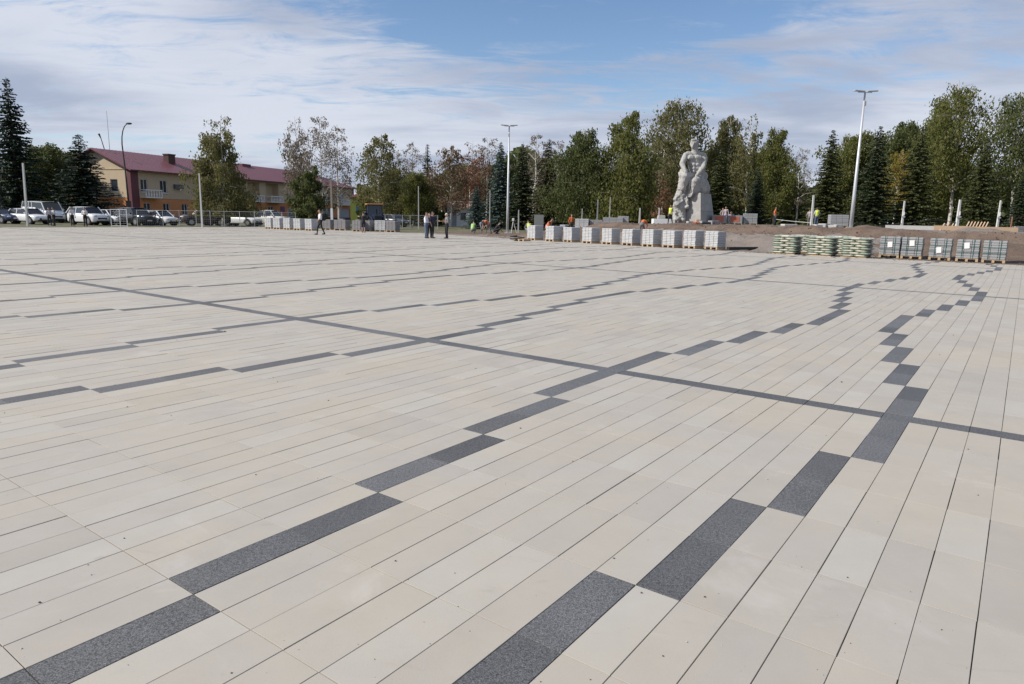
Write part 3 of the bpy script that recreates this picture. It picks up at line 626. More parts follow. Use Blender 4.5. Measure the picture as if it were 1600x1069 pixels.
for z0, z1, k in ((0, 3.2, 1), (3.2, BH, 0)): wall.add([(BL, 0, z0), (BL, BW, z0), (BL, BW, z1), (BL, 0, z1), (0, BW, z0), (0, BW, z1)], [(0, 1, 2, 3), (1, 4, 5, 2)], k)
wall.add([(0, 0, BH), (0, BW, BH), (0, BW / 2, BH + 2.55)], [(0, 2, 1)], 0)
# dark box added behind the windows: the gloom of the rooms as colour
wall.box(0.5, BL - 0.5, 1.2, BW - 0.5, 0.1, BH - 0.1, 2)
wall.build('wall', [m_cream, m_orange, m_plinth], bld)
# recessed balconies
for a, b, c, d in logg:
    MB().add([(a, 0.2, c), (b, 0.2, c), (b, 0.2, d), (a, 0.2, d), (a, 1.15, c), (b, 1.15, c), (b, 1.15, d), (a, 1.15, d)], [(0, 4, 5, 1), (1, 5, 6, 2), (2, 6, 7, 3), (3, 7, 4, 0), (4, 7, 6, 5)]).build('recess', m_cream, bld)
    dr = MB().box(a + 0.3, a + 1.3, 1.08, 1.14, c + 0.02, c + 2.2).build('balcony_door', m_pvc, bld); MB().box(a + 0.4, a + 1.2, 1.05, 1.075, c + 0.3, c + 2.1).build('pane', m_glass, dr)
def window(a, b, c, d, back=False):
    f = MB(); t = 0.08
    for q in ((a, a + t, c, d), (b - t, b, c, d), (a + t, b - t, c, c + t), (a + t, b - t, d - t, d), ((a + b) / 2 - t / 2, (a + b) / 2 + t / 2, c + t, d - t)): f.box(q[0], q[1], 0.09, 0.15, q[2], q[3])
    w = f.build('window', m_pvc, bld); MB().box(a + 0.02, b - 0.02, 0.125, 0.135, c + 0.02, d - 0.02).build('pane', m_glass, w)
    MB().box(a - 0.08, b + 0.08, -0.10, 0.06, c - 0.08, c - 0.005).build('sill', m_pvc, w)
for h in ups + los: window(*h)
for x0 in (BW - 3.4, BW - 8.4):
    x1 = x0 + 1.3; y0, y1 = BW - x1, BW - x0; f = MB()
    for q in ((y0, y0 + .08, 3.9, 5.5), (y1 - .08, y1, 3.9, 5.5), (y0, y1, 3.9, 3.98), (y0, y1, 5.42, 5.5)): f.box(0.09, 0.15, q[0], q[1], q[2], q[3])
    w = f.build('window', m_pvc, bld); MB().box(0.12, 0.13, y0, y1, 3.9, 5.5).build('pane', m_glass, w)
d1 = MB().box(door_h[0][0], door_h[0][1], 0.1, 0.14, 0.15, 2.35).build('door', m_pvc, bld); MB().box(door_h[0][0] + 0.35, door_h[0][1] - 0.35, 0.08, 0.095, 0.9, 2.2).build('pane', m_glass, d1)
MB().box(door_h[1][0], door_h[1][1], 0.1, 0.14, 0.15, 2.5).build('garage_door', m_greypaint, bld)
MB().box(-0.06, BL + 0.06, -0.07, -0.004, -0.2, 0.75).box(-0.07, -0.004, -0.06, BW, -0.2, 0.75).build('plinth', m_plinth, bld)
MB().box(-0.09, 1.15, -0.09, -0.006, 0.76, BH - 0.05).box(-0.09, -0.006, -0.006, 0.5, 0.76, BH - 0.05).build('corner_strip', m_maroon, bld)
MB().box(BL - 0.6, BL + 0.08, -0.08, -0.006, 0.76, BH - 0.05).build('corner_strip', m_maroon, bld)
MB().box(-0.05, BL + 0.05, -0.05, -0.004, 3.16, 3.26).box(-0.05, -0.004, 0.52, BW, 3.16, 3.26).build('string_course', m_cream, bld)
MB().box(-0.06, -0.004, 0, BW, BH - 0.1, BH + 0.03).build('gable_cornice', m_cream, bld)
# projecting balconies with balusters
def balcony(a, b, z, depth=1.0):
    s = MB().box(a, b, -depth, -0.01, z - 0.16, z).build('balcony', m_white, bld)
    MB().box(a, b, -depth, -depth + 0.1, z + 0.82, z + 0.95).box(a, a + 0.1, -depth + 0.1, -0.01, z + 0.82, z + 0.95).box(b - 0.1, b, -depth + 0.1, -0.01, z + 0.82, z + 0.95).build('rail', m_white, s)
    n = max(4, int((b - a) / 0.42)); bb = MB()
    for k in range(n + 1): x = a + 0.06 + (b - a - 0.12) * k / n; bb.tube([(x, -depth + 0.05, z), (x, -depth + 0.05, z + 0.3), (x, -depth + 0.05, z + 0.5), (x, -depth + 0.05, z + 0.82)], [0.07, 0.10, 0.05, 0.06], 6)
    bb.build('balusters', m_white, s)
balcony(facade_s(220), facade_s(246), 3.35); balcony(facade_s(388), facade_s(406.5), 3.35); balcony(facade_s(416.5), facade_s(436), 3.35); balcony(facade_s(449), facade_s(464), 3.35); balcony(facade_s(527), facade_s(546), 3.35)
# glazed balcony on the gable
gb_ = MB().box(-1.5, -0.01, 5.6, 8.0, 2.7, 3.75).build('enclosed_balcony', m_white, bld); MB().box(-1.46, -0.03, 5.64, 7.96, 3.75, 5.0).build('pane', m_glass, gb_); MB().add([(-1.7, 5.4, 5.0), (-1.7, 8.2, 5.0), (-0.01, 8.2, 5.5), (-0.01, 5.4, 5.5), (-1.7, 5.4, 5.08), (-1.7, 8.2, 5.08), (-0.01, 8.2, 5.58), (-0.01, 5.4, 5.58)], [(0, 3, 2, 1), (4, 5, 6, 7), (0, 1, 5, 4), (3, 0, 4, 7), (1, 2, 6, 5)]).build('canopy', m_greypaint, gb_)
for px in (276, 282): MB().box(facade_s(px) - 0.4, facade_s(px) + 0.4, -0.4, -0.02, 4.6, 5.2).build('air_conditioner', plain('ac_casing', (0.10, 0.10, 0.11), 0.6), bld)
MB().box(facade_s(438), facade_s(444), -0.1, -0.02, 1.6, 2.6).build('wall_sign', plain('purple_sign', (0.13, 0.05, 0.16), 0.6), bld)
# roof with standing seams, hipped at the far end
OV, RZ, RR = 0.75, BH - 0.12, BH + 2.62
hip = BL - 8.0
rb = MB(); A_, B_, C_, D_ = (-OV, -OV, RZ), (BL + OV, -OV, RZ), (BL + OV, BW + OV, RZ), (-OV, BW + OV, RZ); E_, F_ = (-OV, BW / 2, RR), (hip, BW / 2, RR)
lo = lambda p: (p[0], p[1], p[2] - 0.16)
rb.add([A_, B_, C_, D_, E_, F_], [(0, 1, 5, 4), (1, 2, 5), (2, 3, 4, 5)]); rb.add([lo(p) for p in (A_, B_, C_, D_, E_, F_)], [(4, 5, 1, 0), (5, 2, 1), (5, 4, 3, 2)])
rb.add([A_, B_, lo(B_), lo(A_), C_, lo(C_), D_, lo(D_), E_, lo(E_)], [(3, 2, 1, 0), (2, 5, 4, 1), (0, 8, 9, 3), (8, 6, 7, 9)])
roof = rb.build('roof', m_roof, bld)
sm = MB(); slope = (RR - RZ) / (BW / 2 + OV)
for k in range(int((BL + 2 * OV) / 0.62)):
    x = -OV + 0.3 + k * 0.62; y1 = BW / 2 if x < hip else BW / 2 * (BL + OV - x) / (BL + OV - hip) - OV
    if y1 < -OV + 0.4: continue
    za, zb = RZ + 0.004, RZ + (y1 + OV) * slope + 0.004
    sm.add([(x - 0.018, -OV, za), (x + 0.018, -OV, za), (x + 0.018, y1, zb), (x - 0.018, y1, zb), (x - 0.018, -OV, za + 0.035), (x + 0.018, -OV, za + 0.035), (x + 0.018, y1, zb + 0.035), (x - 0.018, y1, zb + 0.035)], [(4, 5, 6, 7), (0, 1, 5, 4), (1, 2, 6, 5), (3, 0, 4, 7)])
sm.build('roof_seam', m_roof, roof)
MB().box(-OV - 0.02, BL + OV, -OV - 0.14, -OV - 0.01, RZ - 0.14, RZ - 0.02).build('gutter', m_maroon, roof)
sc_ = facade_s(291); MB().box(sc_, sc_ + 1.3, 2.6, 3.5, RZ + 0.7, RR - 0.05).box(sc_ - 0.08, sc_ + 1.38, 2.52, 3.58, RR - 0.05, RR + 0.1).build('chimney', m_brickdark, roof)
sc_ = facade_s(420); MB().box(sc_, sc_ + 2.2, BW / 2 - 0.6, BW / 2 + 0.6, RR - 0.3, RR + 0.14).build('ridge_vent', m_maroon, roof)
sc_ = facade_s(229); MB().tube([(sc_, BW / 2, RR - 0.1), (sc_, BW / 2, RR + 5.0)], [0.035, 0.02], 6).build('antenna', m_greypaint, roof)
sc_ = facade_s(209); MB().tube([(sc_ + 1.3, BW / 2, RR - 0.1), (sc_ + 0.9, BW / 2, RR + 1.3), (sc_ + 0.6, BW / 2, RR + 1.9)], [0.06, 0.05, 0.14], 6).build('roof_bracket', m_plinth, roof)

# concrete yard wall behind the cars
def yard_wall():
    x0, y0 = x_at(-60, 330, 86), 86; x1, y1 = x_at(196, 330, 88), 88; L = math.hypot(x1 - x0, y1 - y0)
    t = thing('yard_wall', 'grey concrete yard wall behind the parked cars on the left', 'wall', (x0, y0, gz(x0, y0) - 0.1), math.atan2(y1 - y0, x1 - x0))
    n = int(L / 2.4); m = plain('grey_concrete', (0.20, 0.20, 0.21), 0.9, var=0.15, scale=3)
    for k in range(n): MB().box(k * 2.4 + 0.06, k * 2.4 + 2.34, -0.06, 0.06, 0, 2.05).build('panel', m, t); MB().box(k * 2.4 - 0.06, k * 2.4 + 0.055, -0.11, 0.11, 0, 2.2).build('post', m, t)
yard_wall()
# white hut and the bright kiosk at the edge of the park
def hut():
    d = 98; x = x_at(716, 345, d); t = thing('white_hut', 'small white rendered hut half hidden by the small blue spruce', 'hut', (x, d, gz(x, d)), R(-8))
    w = MB(); wall_holes(w, 3.2, 0, 2.5, [(0.7, 1.35, 0.05, 2.0), (1.9, 2.7, 0.9, 1.9)]); w.add([(0, 0, 0), (0, 2.4, 0), (0, 2.4, 2.5), (0, 0, 2.5), (3.2, 0, 0), (3.2, 2.4, 0), (3.2, 2.4, 2.5), (3.2, 0, 2.5)], [(0, 3, 2, 1), (4, 5, 6, 7), (1, 2, 6, 5)])
    w = w.build('wall', m_white, t); w.location.x = -1.6
    MB().box(-0.9, -0.25, 0.1, 0.15, 0.05, 2.0).build('door', m_greypaint, t); MB().box(0.3, 1.1, 0.1, 0.14, 0.9, 1.9).build('pane', m_glass, t)
    MB().add([(-1.8, -0.3, 2.5), (1.8, -0.3, 2.5), (1.8, 2.7, 2.5), (-1.8, 2.7, 2.5), (-1.8, 1.2, 3.5), (1.8, 1.2, 3.5)], [(0, 1, 5, 4), (2, 3, 4, 5), (0, 4, 3), (1, 2, 5), (0, 3, 2, 1)]).build('roof', plain('pinkish_roof', (0.30, 0.17, 0.14), 0.8), t)
hut()
def kiosk():
    d = 118; x = x_at(566, 345, d); t = thing('kiosk', 'bright yellow green and blue panelled kiosk right of the building', 'kiosk', (x, d, gz(x, d)), R(6))
    MB().box(-1.9, 1.7, 0, 3, 0, 4.3).build('wall', plain('yellow_green_panel', (0.26, 0.30, 0.06), 0.7), t)
    MB().box(-1.0, 1.72, -0.06, -0.003, 1.7, 3.0).build('blue_panel', plain('bright_blue_panel', (0.015, 0.16, 0.36), 0.5), t)
    MB().box(0.9, 1.72, -0.06, -0.003, 3.02, 4.3).build('teal_panel', plain('teal_panel', (0.02, 0.16, 0.19), 0.6), t)
    p = MB().box(-0.6, 0.5, -0.05, -0.003, 3.15, 4.15).build('poster', plain('cream_poster', (0.55, 0.42, 0.26), 0.7), t); MB().ball((-0.2, -0.06, 3.6), (0.2, 0.02, 0.35), 8, 6).ball((0.2, -0.06, 3.7), (0.15, 0.02, 0.28), 8, 6).build('poster_shape', plain('orange_print', (0.55, 0.16, 0.04), 0.7), p)
    MB().box(-0.6, 1.0, -0.05, -0.003, 0.9, 1.6).build('lower_panel', plain('ochre_panel', (0.34, 0.15, 0.06), 0.7), t)
    MB().add([(-2.1, -0.3, 4.3), (1.9, -0.3, 4.3), (1.9, 3.3, 4.3), (-2.1, 3.3, 4.3), (-0.1, 1.5, 5.3)], [(0, 1, 4), (1, 2, 4), (2, 3, 4), (3, 0, 4), (0, 3, 2, 1)]).build('roof', m_maroon, t)
kiosk()

# ------------------------------------------------------------ remesh helper (one continuous skin out of overlapping shapes)
def fuse(mb, voxel, smooth_it=2, name='body'):
    me = mb.mesh('tmp'); o = bpy.data.objects.new('tmp', me); COL.objects.link(o)
    r = o.modifiers.new('r', 'REMESH'); r.mode = 'VOXEL'; r.voxel_size = voxel
    if smooth_it: sm_ = o.modifiers.new('s', 'SMOOTH'); sm_.iterations = smooth_it; sm_.factor = 0.5
    bpy.context.view_layer.update(); dg = bpy.context.evaluated_depsgraph_get(); out = bpy.data.meshes.new_from_object(o.evaluated_get(dg)); out.name = name
    bpy.data.objects.remove(o); bpy.data.meshes.remove(me); return out
def capsule(mb, a, b, ra, rb_, n=10):
    a, b = Vector(a), Vector(b); mb.tube([a, (a * 2 + b) / 3, (a + 2 * b) / 3, b], [ra, ra * 0.67 + rb_ * 0.33, ra * 0.33 + rb_ * 0.67, rb_], n); mb.ball(a, ra, n, 6); mb.ball(b, rb_, n, 6)

# ------------------------------------------------------------ the statue
m_stone = NT('grey_statue_stone'); _v = m_stone.coord('Object'); _n = m_stone.noise(_v, 1.6, 7, 0.66); _f = m_stone.noise(_v, 22, 4, 0.7)
m_stone.col(m_stone.mix(1.0, m_stone.mix(m_stone.ramp(_n, 0.3, 0.7), (0.29, 0.285, 0.27), (0.40, 0.39, 0.37)), m_stone.mix(_f, (0.85,) * 3, (1.13,) * 3), 'MULTIPLY')); m_stone.rough(0.9); m_stone.bump(m_stone.math('ADD', _n, m_stone.math('MULTIPLY', _f, 0.3)), 0.06, 0.6); m_stone = m_stone.m
def statue():
    d = 66; x = x_at(1083, 348, d); z = gz(x, d); S = d / FPX       # metres per picture pixel at this depth
    t = thing('stone_statue', 'giant grey stone statue of a bare chested seated man on a rough block', 'statue', (x, d, z - 0.05))
    LN = 0.066; u = lambda px, py=348, y=0.0: (px - 1083 - LN * (348 - py)) * S + y / d * x; v = lambda py: (348 - py) * S      # LN: how far verticals lean in the picture here
    # pedestal: dressed block, its corner edge towards the viewer, tapering to the top, with recessed joints
    def block(z0, z1, inset=0.0):
        p = MB()
        def ring(zz):
            k = zz / v(300); py = 348 - 48 * k
            return [(u(1062 + 6 * k, py, .2) + inset, 0.2 + 0.15 * k, zz), (u(1094.5, py, -1.3) - inset * 0.5, -1.30 + inset, zz), (u(1117 - 7 * k, py, 1.3) - inset, 1.3 - 0.2 * k, zz), (u(1104, py, 3), 3.0 - 0.3 * k - inset, zz), (u(1074, py, 2.4), 2.4 - 0.3 * k - inset, zz)]
        a, b = ring(z0), ring(z1); p.add(a + b, [(0, 1, 6, 5), (1, 2, 7, 6), (2, 3, 8, 7), (3, 4, 9, 8), (4, 0, 5, 9), (5, 6, 7, 8, 9), (4, 3, 2, 1, 0)])
        return p
    zs2 = [0, v(327.5), v(300.5)]
    for a, b in zip(zs2, zs2[1:]): block(a + 0.012, b - 0.012).build('pedestal_block', m_stone, t)
    block(0.05, zs2[-1] - 0.05, 0.03).build('joint_core', m_stone, t)
    # rough hewn rock at the left, the figure growing out of it
    r = np.random.default_rng(5); rk = MB()
    for py in np.arange(268, 348, 4.0):
        Lx = np.interp(py, [262, 275, 290, 300, 312, 330, 348], [1065, 1062, 1060, 1057, 1053, 1051, 1053]); Rx = np.interp(py, [262, 290, 300, 320, 348], [1074, 1083, 1079, 1073, 1073]); rk.ball((u((Lx + Rx) / 2, py, -0.2), -0.12, v(py)), ((Rx - Lx) / 2 * S, 0.62, 4.2 * S), 12, 7)
    def lump(px, py, y, rx, rz, ry=None, n=9): rk.ball((u(px, py, y), y, v(py)), (rx * S, (ry or rx) * S, rz * S), n, 7, M=Matrix.Rotation(r.uniform(-0.5, 0.5), 3, 'Y') @ Matrix.Rotation(r.uniform(-0.6, 0.6), 3, 'Z'))
    for px, py, y, rx, rz in ((1082, 287, -0.6, 9, 8), (1092, 287, -0.3, 11, 12), (1099, 288, 0.5, 9, 14), (1097, 278, 0.6, 7, 10), (1086, 294, -0.8, 8, 9), (1079, 301, -0.9, 5, 7), (1096, 296, -0.2, 9, 8), (1103, 296, 0.8, 6, 10)): lump(px, py, y, rx, rz)
    for k in range(26):
        py = r.uniform(276, 346); px = r.uniform(np.interp(py, [276, 312, 346], [1064, 1056, 1055]), np.interp(py, [276, 300, 346], [1078, 1076, 1071])); rk.box(-r.uniform(2, 4.5) * S, r.uniform(2, 4.5) * S, -r.uniform(2, 4) * S, r.uniform(2, 4) * S, -r.uniform(4, 9) * S, r.uniform(4, 9) * S, M=Matrix.Translation((u(px, py, -0.4), -0.42 + r.normal(0, 0.14), v(py))) @ Euler((r.normal(0, 0.35), r.normal(0, 0.35), r.uniform(0, 1.5))).to_matrix().to_4x4())
    me = fuse(rk, 0.075, 0, 'rough_rock'); co = np.zeros(len(me.vertices) * 3, np.float32); me.vertices.foreach_get('co', co); co = co.reshape(-1, 3); n_ = 0.10 - 0.20 * np.abs(fbm(co[:, 0] * 1.6 + co[:, 1], co[:, 2] * 1.1, 21, 4, 2.2)); co += (n_ * 0.8)[:, None] * np.array([-0.5, -0.8, 0.15]); me.vertices.foreach_set('co', co.ravel()); me.update(); me.materials.append(m_stone); link('rough_rock', me, t)
    # figure
    f = MB(); c = lambda px, py, y: Vector((u(px, py, y), y, v(py)))
    k = S
    capsule(f, c(1089, 278, 0.35), c(1088, 262, 0.25), 10.5 * k, 10 * k, 14)               # belly
    f.ball(c(1086, 253, 0.2), (12 * k, 8.0 * k, 12 * k), 16, 10)                         # rib cage
    for px in (1080, 1091): f.ball(c(px, 248.5, -0.20), (6.3 * k, 2.6 * k, 4.0 * k), 12, 8)      # flat chest plates
    for px in (1076.5, 1096): capsule(f, c(px, 250, 0.25), c(px + (3 if px < 1085 else -3), 266, 0.25), 3.4 * k, 2.6 * k, 8)   # flanks
    for row, py in enumerate((259, 264, 269)):
        for px in (1084.5, 1090): f.ball(c(px, py, -0.30), (2.6 * k, 1.6 * k, 2.3 * k), 8, 6)
    capsule(f, c(1086.5, 243, 0.15), c(1085.5, 235, 0.05), 5.6 * k, 4.8 * k, 12)             # thick neck
    capsule(f, c(1075, 243, 0.12), c(1097, 243.5, 0.18), 4.2 * k, 4.4 * k, 10)             # shoulder girdle
    f.ball(c(1072, 246, 0.05), (5.0 * k, 5.0 * k, 5.6 * k), 12, 8); f.ball(c(1099.5, 247, 0.15), (5.0 * k, 5.0 * k, 5.8 * k), 12, 8)
    # head turned to the left, cap of hair
    H_ = c(1084.2, 228.3, 0.0); f.ball(H_, (5.1 * k, 5.6 * k, 6.9 * k), 14, 10); f.ball(H_ + Vector((1.2 * k, 1.0 * k, 2.4 * k)), (6.2 * k, 6.4 * k, 5.4 * k), 14, 10); f.ball(H_ + Vector((3.6 * k, 2.0 * k, -1.5 * k)), (4.2 * k, 4.6 * k, 5.4 * k), 10, 8); f.ball(H_ + Vector((-1.6 * k, -3.2 * k, 5.2 * k)), (4.6 * k, 3.2 * k, 2.4 * k), 10, 6)
    f.ball(H_ + Vector((-1.2 * k, -2.2 * k, -4.6 * k)), (3.2 * k, 3.2 * k, 2.5 * k), 10, 6)
    capsule(f, H_ + Vector((-2.0 * k, -5.0 * k, 1.0 * k)), H_ + Vector((-2.4 * k, -6.6 * k, -1.6 * k)), 0.8 * k, 1.2 * k, 6)
    capsule(f, H_ + Vector((-4.6 * k, -4.2 * k, 1.7 * k)), H_ + Vector((1.8 * k, -5.2 * k, 1.7 * k)), 0.9 * k, 0.9 * k, 6)
    capsule(f, H_ + Vector((-3.0 * k, -5.0 * k, -3.4 * k)), H_ + Vector((0 * k, -5.2 * k, -3.4 * k)), 0.7 * k, 0.7 * k, 6)
    for e in (-1, 1): f.ball(H_ + Vector((e * 5.1 * k, 0.6 * k, -0.6 * k)), (1.0 * k, 1.6 * k, 2 * k), 6, 5)
    # right arm (image left): out and down to the knee; left arm: straight down, hand on the thigh
    capsule(f, c(1071, 247, 0.0), c(1066.5, 258, -0.35), 4.5 * k, 4.1 * k, 12); capsule(f, c(1066.5, 258, -0.35), c(1072, 271, -0.95), 4.1 * k, 2.9 * k, 12)
    capsule(f, c(1100.5, 249, 0.1), c(1098.5, 262, -0.15), 4.6 * k, 4.0 * k, 12); capsule(f, c(1098.5, 262, -0.15), c(1090.5, 273.5, -0.95), 4.0 * k, 2.8 * k, 12)
    for hx_, hy_, e in ((1074, 273.5, 1), (1088.5, 275.5, -1)):
        P0 = c(hx_, hy_, -0.85); f.ball(P0, (2.7 * k, 1.9 * k, 3.0 * k), 10, 6)
        for q in range(4): capsule(f, P0 + Vector(((q - 1.5) * 1.35 * k, -0.6 * k, -1.6 * k)), P0 + Vector(((q - 1.5) * 1.6 * k, -0.9 * k, -(5.2 - abs(q - 1.4)) * k)), 0.85 * k, 0.65 * k, 6)
        capsule(f, P0 + Vector((-e * 2.2 * k, -0.4 * k, 0.4 * k)), P0 + Vector((-e * 4.0 * k, -1.2 * k, -2.2 * k)), 0.9 * k, 0.7 * k, 6)
    # thighs towards the viewer, knees apart, shins dissolving into the rock
    capsule(f, c(1083, 276, 0.3), c(1070.5, 277, -0.95), 7.2 * k, 5.8 * k, 12); capsule(f, c(1070.5, 277, -0.95), c(1067.5, 294, -0.85), 5.6 * k, 5.0 * k, 12)
    capsule(f, c(1093, 277, 0.3), c(1086.5, 284, -1.15), 7.2 * k, 5.6 * k, 12); capsule(f, c(1086.5, 284, -1.15), c(1085, 291, -1.0), 5.4 * k, 5.4 * k, 12)
    f.ball(c(1096, 275, 0.6), (10 * k, 9 * k, 9 * k), 12, 8)
    for q in range(7): a = c(1066 + q * 3.2, 281 + abs(q - 3) * 1.2, -0.9); capsule(f, a, a + Vector((-1.6 * k, -0.12, -(9 + 4 * (q % 3)) * k)), 1.5 * k, 0.8 * k, 6)   # drapery folds
    me = fuse(f, 0.045, 1, 'figure'); co = np.zeros(len(me.vertices) * 3, np.float32); me.vertices.foreach_get('co', co); co = co.reshape(-1, 3); co += (0.028 * fbm(co[:, 0] * 3 + co[:, 1], co[:, 2] * 3 - co[:, 1], 31, 4, 2.6))[:, None] * np.array([-0.4, -0.8, 0.3]); me.vertices.foreach_set('co', co.ravel()); me.update(); me.materials.append(m_stone); link('figure', me, t)
    # low white plinth slab beside the foot
    pl = thing('concrete_slab', 'low white concrete slab at the left foot of the statue', 'slab', (x_at(1034, 348, d), d - 0.6, z)); MB().bevbox(-1.0, 1.0, -0.5, 0.5, -0.05, 0.42, 0.02).build('slab', m_white, pl); MB().bevbox(-0.5, 0.2, 0.0, 0.45, 0.4, 0.75, 0.08).build('boulder', m_stone, pl)
statue()

# ------------------------------------------------------------ people
SKIN = plain('skin', (0.42, 0.25, 0.18), 0.6); HAIR = plain('dark_hair', (0.03, 0.022, 0.018), 0.8); WHITEHAIR = plain('white_hair', (0.62, 0.60, 0.58), 0.8); SHOE = plain('dark_shoes', (0.02, 0.02, 0.022), 0.5)
def cloth(name, c): return plain(name, c, 0.9, var=0.12, scale=9)
def person(label, pos, head, pose, shirt, legs, hair=HAIR, shorts=False, sleeves='short', scale=1.0, cap=None, vest=None, group=None):
    """pos: world point of the feet; head: heading (0 = facing the viewer, positive turns to the picture's right)"""
    t = thing('person', label, 'person', pos, 0, group); t.rotation_euler = (0, 0, head); t.scale = (scale,) * 3
    V = Vector; mb = MB(); seg = []      # front is -y
    hip, ch, nk, hd = V((0, 0, 0.93)), V((0, 0.01, 1.30)), V((0, 0, 1.48)), V((0, -0.03, 1.64))
    ft = {-1: V((-0.11, 0, 0.06)), 1: V((0.11, 0, 0.06))}; kn = {-1: V((-0.10, -0.02, 0.50)), 1: V((0.10, -0.02, 0.50))}
    el = {-1: V((-0.27, 0.03, 1.13)), 1: V((0.27, 0.03, 1.13))}; ha = {-1: V((-0.25, -0.06, 0.86)), 1: V((0.25, -0.06, 0.86))}
    if pose == 'walk':
        ft[-1] = V((-0.09, -0.24, 0.06)); kn[-1] = V((-0.09, -0.17, 0.50)); ft[1] = V((0.09, 0.24, 0.08)); kn[1] = V((0.10, 0.08, 0.48)); el[-1] = V((-0.25, 0.14, 1.14)); ha[-1] = V((-0.24, 0.10, 0.88)); el[1] = V((0.26, -0.06, 1.14)); ha[1] = V((0.24, -0.24, 0.95))
    if pose == 'phone': el[1] = V((0.27, -0.02, 1.12)); ha[1] = V((0.12, -0.28, 1.22)); el[-1] = V((-0.27, -0.02, 1.12)); ha[-1] = V((-0.1, -0.30, 1.18))
    if pose == 'folded': el[1] = V((0.26, -0.06, 1.10)); ha[1] = V((-0.06, -0.20, 1.13)); el[-1] = V((-0.26, -0.06, 1.10)); ha[-1] = V((0.06, -0.22, 1.08))
    if pose == 'point': el[1] = V((0.26, -0.18, 1.16)); ha[1] = V((0.14, -0.46, 1.14))
    if pose == 'reach': el[1] = V((0.36, -0.12, 1.32)); ha[1] = V((0.56, -0.26, 1.36)); el[-1] = V((-0.27, -0.1, 1.1)); ha[-1] = V((-0.12, -0.32, 1.02))
    if pose == 'bend':
        hip = V((0, 0.10, 0.86)); ch = V((0, -0.26, 1.06)); nk = V((0, -0.42, 1.10)); hd = V((0, -0.58, 1.08)); kn = {-1: V((-0.14, -0.10, 0.48)), 1: V((0.14, 0.08, 0.46))}; ft[-1] = V((-0.16, -0.12, 0.06)); ft[1] = V((0.16, 0.22, 0.06))
        el = {-1: V((-0.24, -0.38, 0.78)), 1: V((0.24, -0.36, 0.78))}; ha = {-1: V((-0.14, -0.52, 0.52)), 1: V((0.16, -0.54, 0.50))}
    if pose == 'crouch':
        hip = V((0, 0.16, 0.34)); ch = V((0, -0.08, 0.66)); nk = V((0, -0.19, 0.82)); hd = V((0, -0.29, 0.96)); kn = {-1: V((-0.18, -0.26, 0.46)), 1: V((0.18, -0.24, 0.44))}; ft = {-1: V((-0.14, -0.06, 0.06)), 1: V((0.15, 0.02, 0.06))}
        el = {-1: V((-0.25, -0.30, 0.52)), 1: V((0.25, -0.30, 0.52))}; ha = {-1: V((-0.12, -0.46, 0.30)), 1: V((0.12, -0.46, 0.28))}
    up = (nk - hip).normalized(); sd = V((1, 0, 0))
    def s(a, b, ra, rb_, tag_): capsule(mb, a, b, ra, rb_, 9); seg.append((a, b, tag_, (ra + rb_) / 2))
    s(hip - up * 0.02, hip + up * 0.06, 0.155, 0.15, 'legs'); s(hip + up * 0.12, ch, 0.135, 0.15, 'shirt')
    for e in (-1, 1):
        sh = nk - up * 0.08 + sd * e * 0.17; s(ch + sd * e * 0.05, sh - sd * e * 0.02, 0.115, 0.075, 'shirt')
        s(sh, el[e], 0.062, 0.047, 'sleeve'); s(el[e], ha[e], 0.042, 0.030, 'fore')
        hp = hip + sd * e * 0.09 - up * 0.04; s(hp, kn[e], 0.095, 0.065, 'legs'); s(kn[e], ft[e] + V((0, 0.02, 0.03)), 0.062, 0.045, 'shin'); s(ft[e] + V((0, 0.03, -0.01)), ft[e] + V((0, -0.15, -0.02)), 0.048, 0.038, 'shoe')
    s(nk - up * 0.05, hd - (hd - nk).normalized() * 0.06, 0.058, 0.056, 'skin'); hz = (hd - nk).normalized()
    face = V((0, -1, 0)); face = (face - hz * face.dot(hz)).normalized(); MH = Matrix((sd, -face, hz)).transposed()
    mb.ball(hd, (0.078, 0.097, 0.118), 12, 9, M=MH); mb.ball(hd + hz * 0.03 + face * -0.02, (0.083, 0.09, 0.095), 12, 8, M=MH); seg.append((hd - hz * 0.03, hd + hz * 0.03, 'head', 0.09))
    mb.ball(hd + face * 0.06 - hz * 0.075, (0.04, 0.04, 0.035), 8, 6); mb.ball(hd + face * 0.105 - hz * 0.015, (0.014, 0.02, 0.022), 6, 5)
    for e in (-1, 1): mb.ball(hd + sd * e * 0.083 - hz * 0.01, (0.014, 0.025, 0.033), 6, 5)
    me = fuse(mb, 0.0235, 2, 'body'); n = len(me.polygons); C = np.zeros(n * 3, np.float32); me.polygons.foreach_get('center', C); C = C.reshape(-1, 3)
    best = np.full(n, 1e9); tg = np.zeros(n, int); keys = ['shirt', 'sleeve', 'fore', 'legs', 'shin', 'shoe', 'skin', 'head']
    for a, b, k, r_ in seg:
        a_, ab = np.array(a), np.array(b - a); tt = np.clip(((C - a_) @ ab) / (ab @ ab + 1e-9), 0, 1); d_ = np.linalg.norm(C - a_ - tt[:, None] * ab, axis=1) - r_
        up_ = d_ < best; best = np.where(up_, d_, best); tg = np.where(up_, keys.index(k), tg)
    mats = [shirt, legs, SKIN, hair, SHOE]; mp = {'shirt': 0, 'sleeve': 0, 'fore': 0 if sleeves == 'long' else 2, 'legs': 1, 'shin': 2 if shorts else 1, 'shoe': 4, 'skin': 2, 'head': 2}
    mi = np.array([mp[k] for k in keys])[tg]; rel = C - np.array(hd); fz = rel @ np.array(hz); ff = rel @ np.array(face); mi = np.where((tg == 7) & ((fz > 0.055) | ((ff < -0.015) & (fz > -0.05))), 3, mi)
    me.polygons.foreach_set('material_index', mi.astype(np.int32))
    for m in mats: me.materials.append(m)
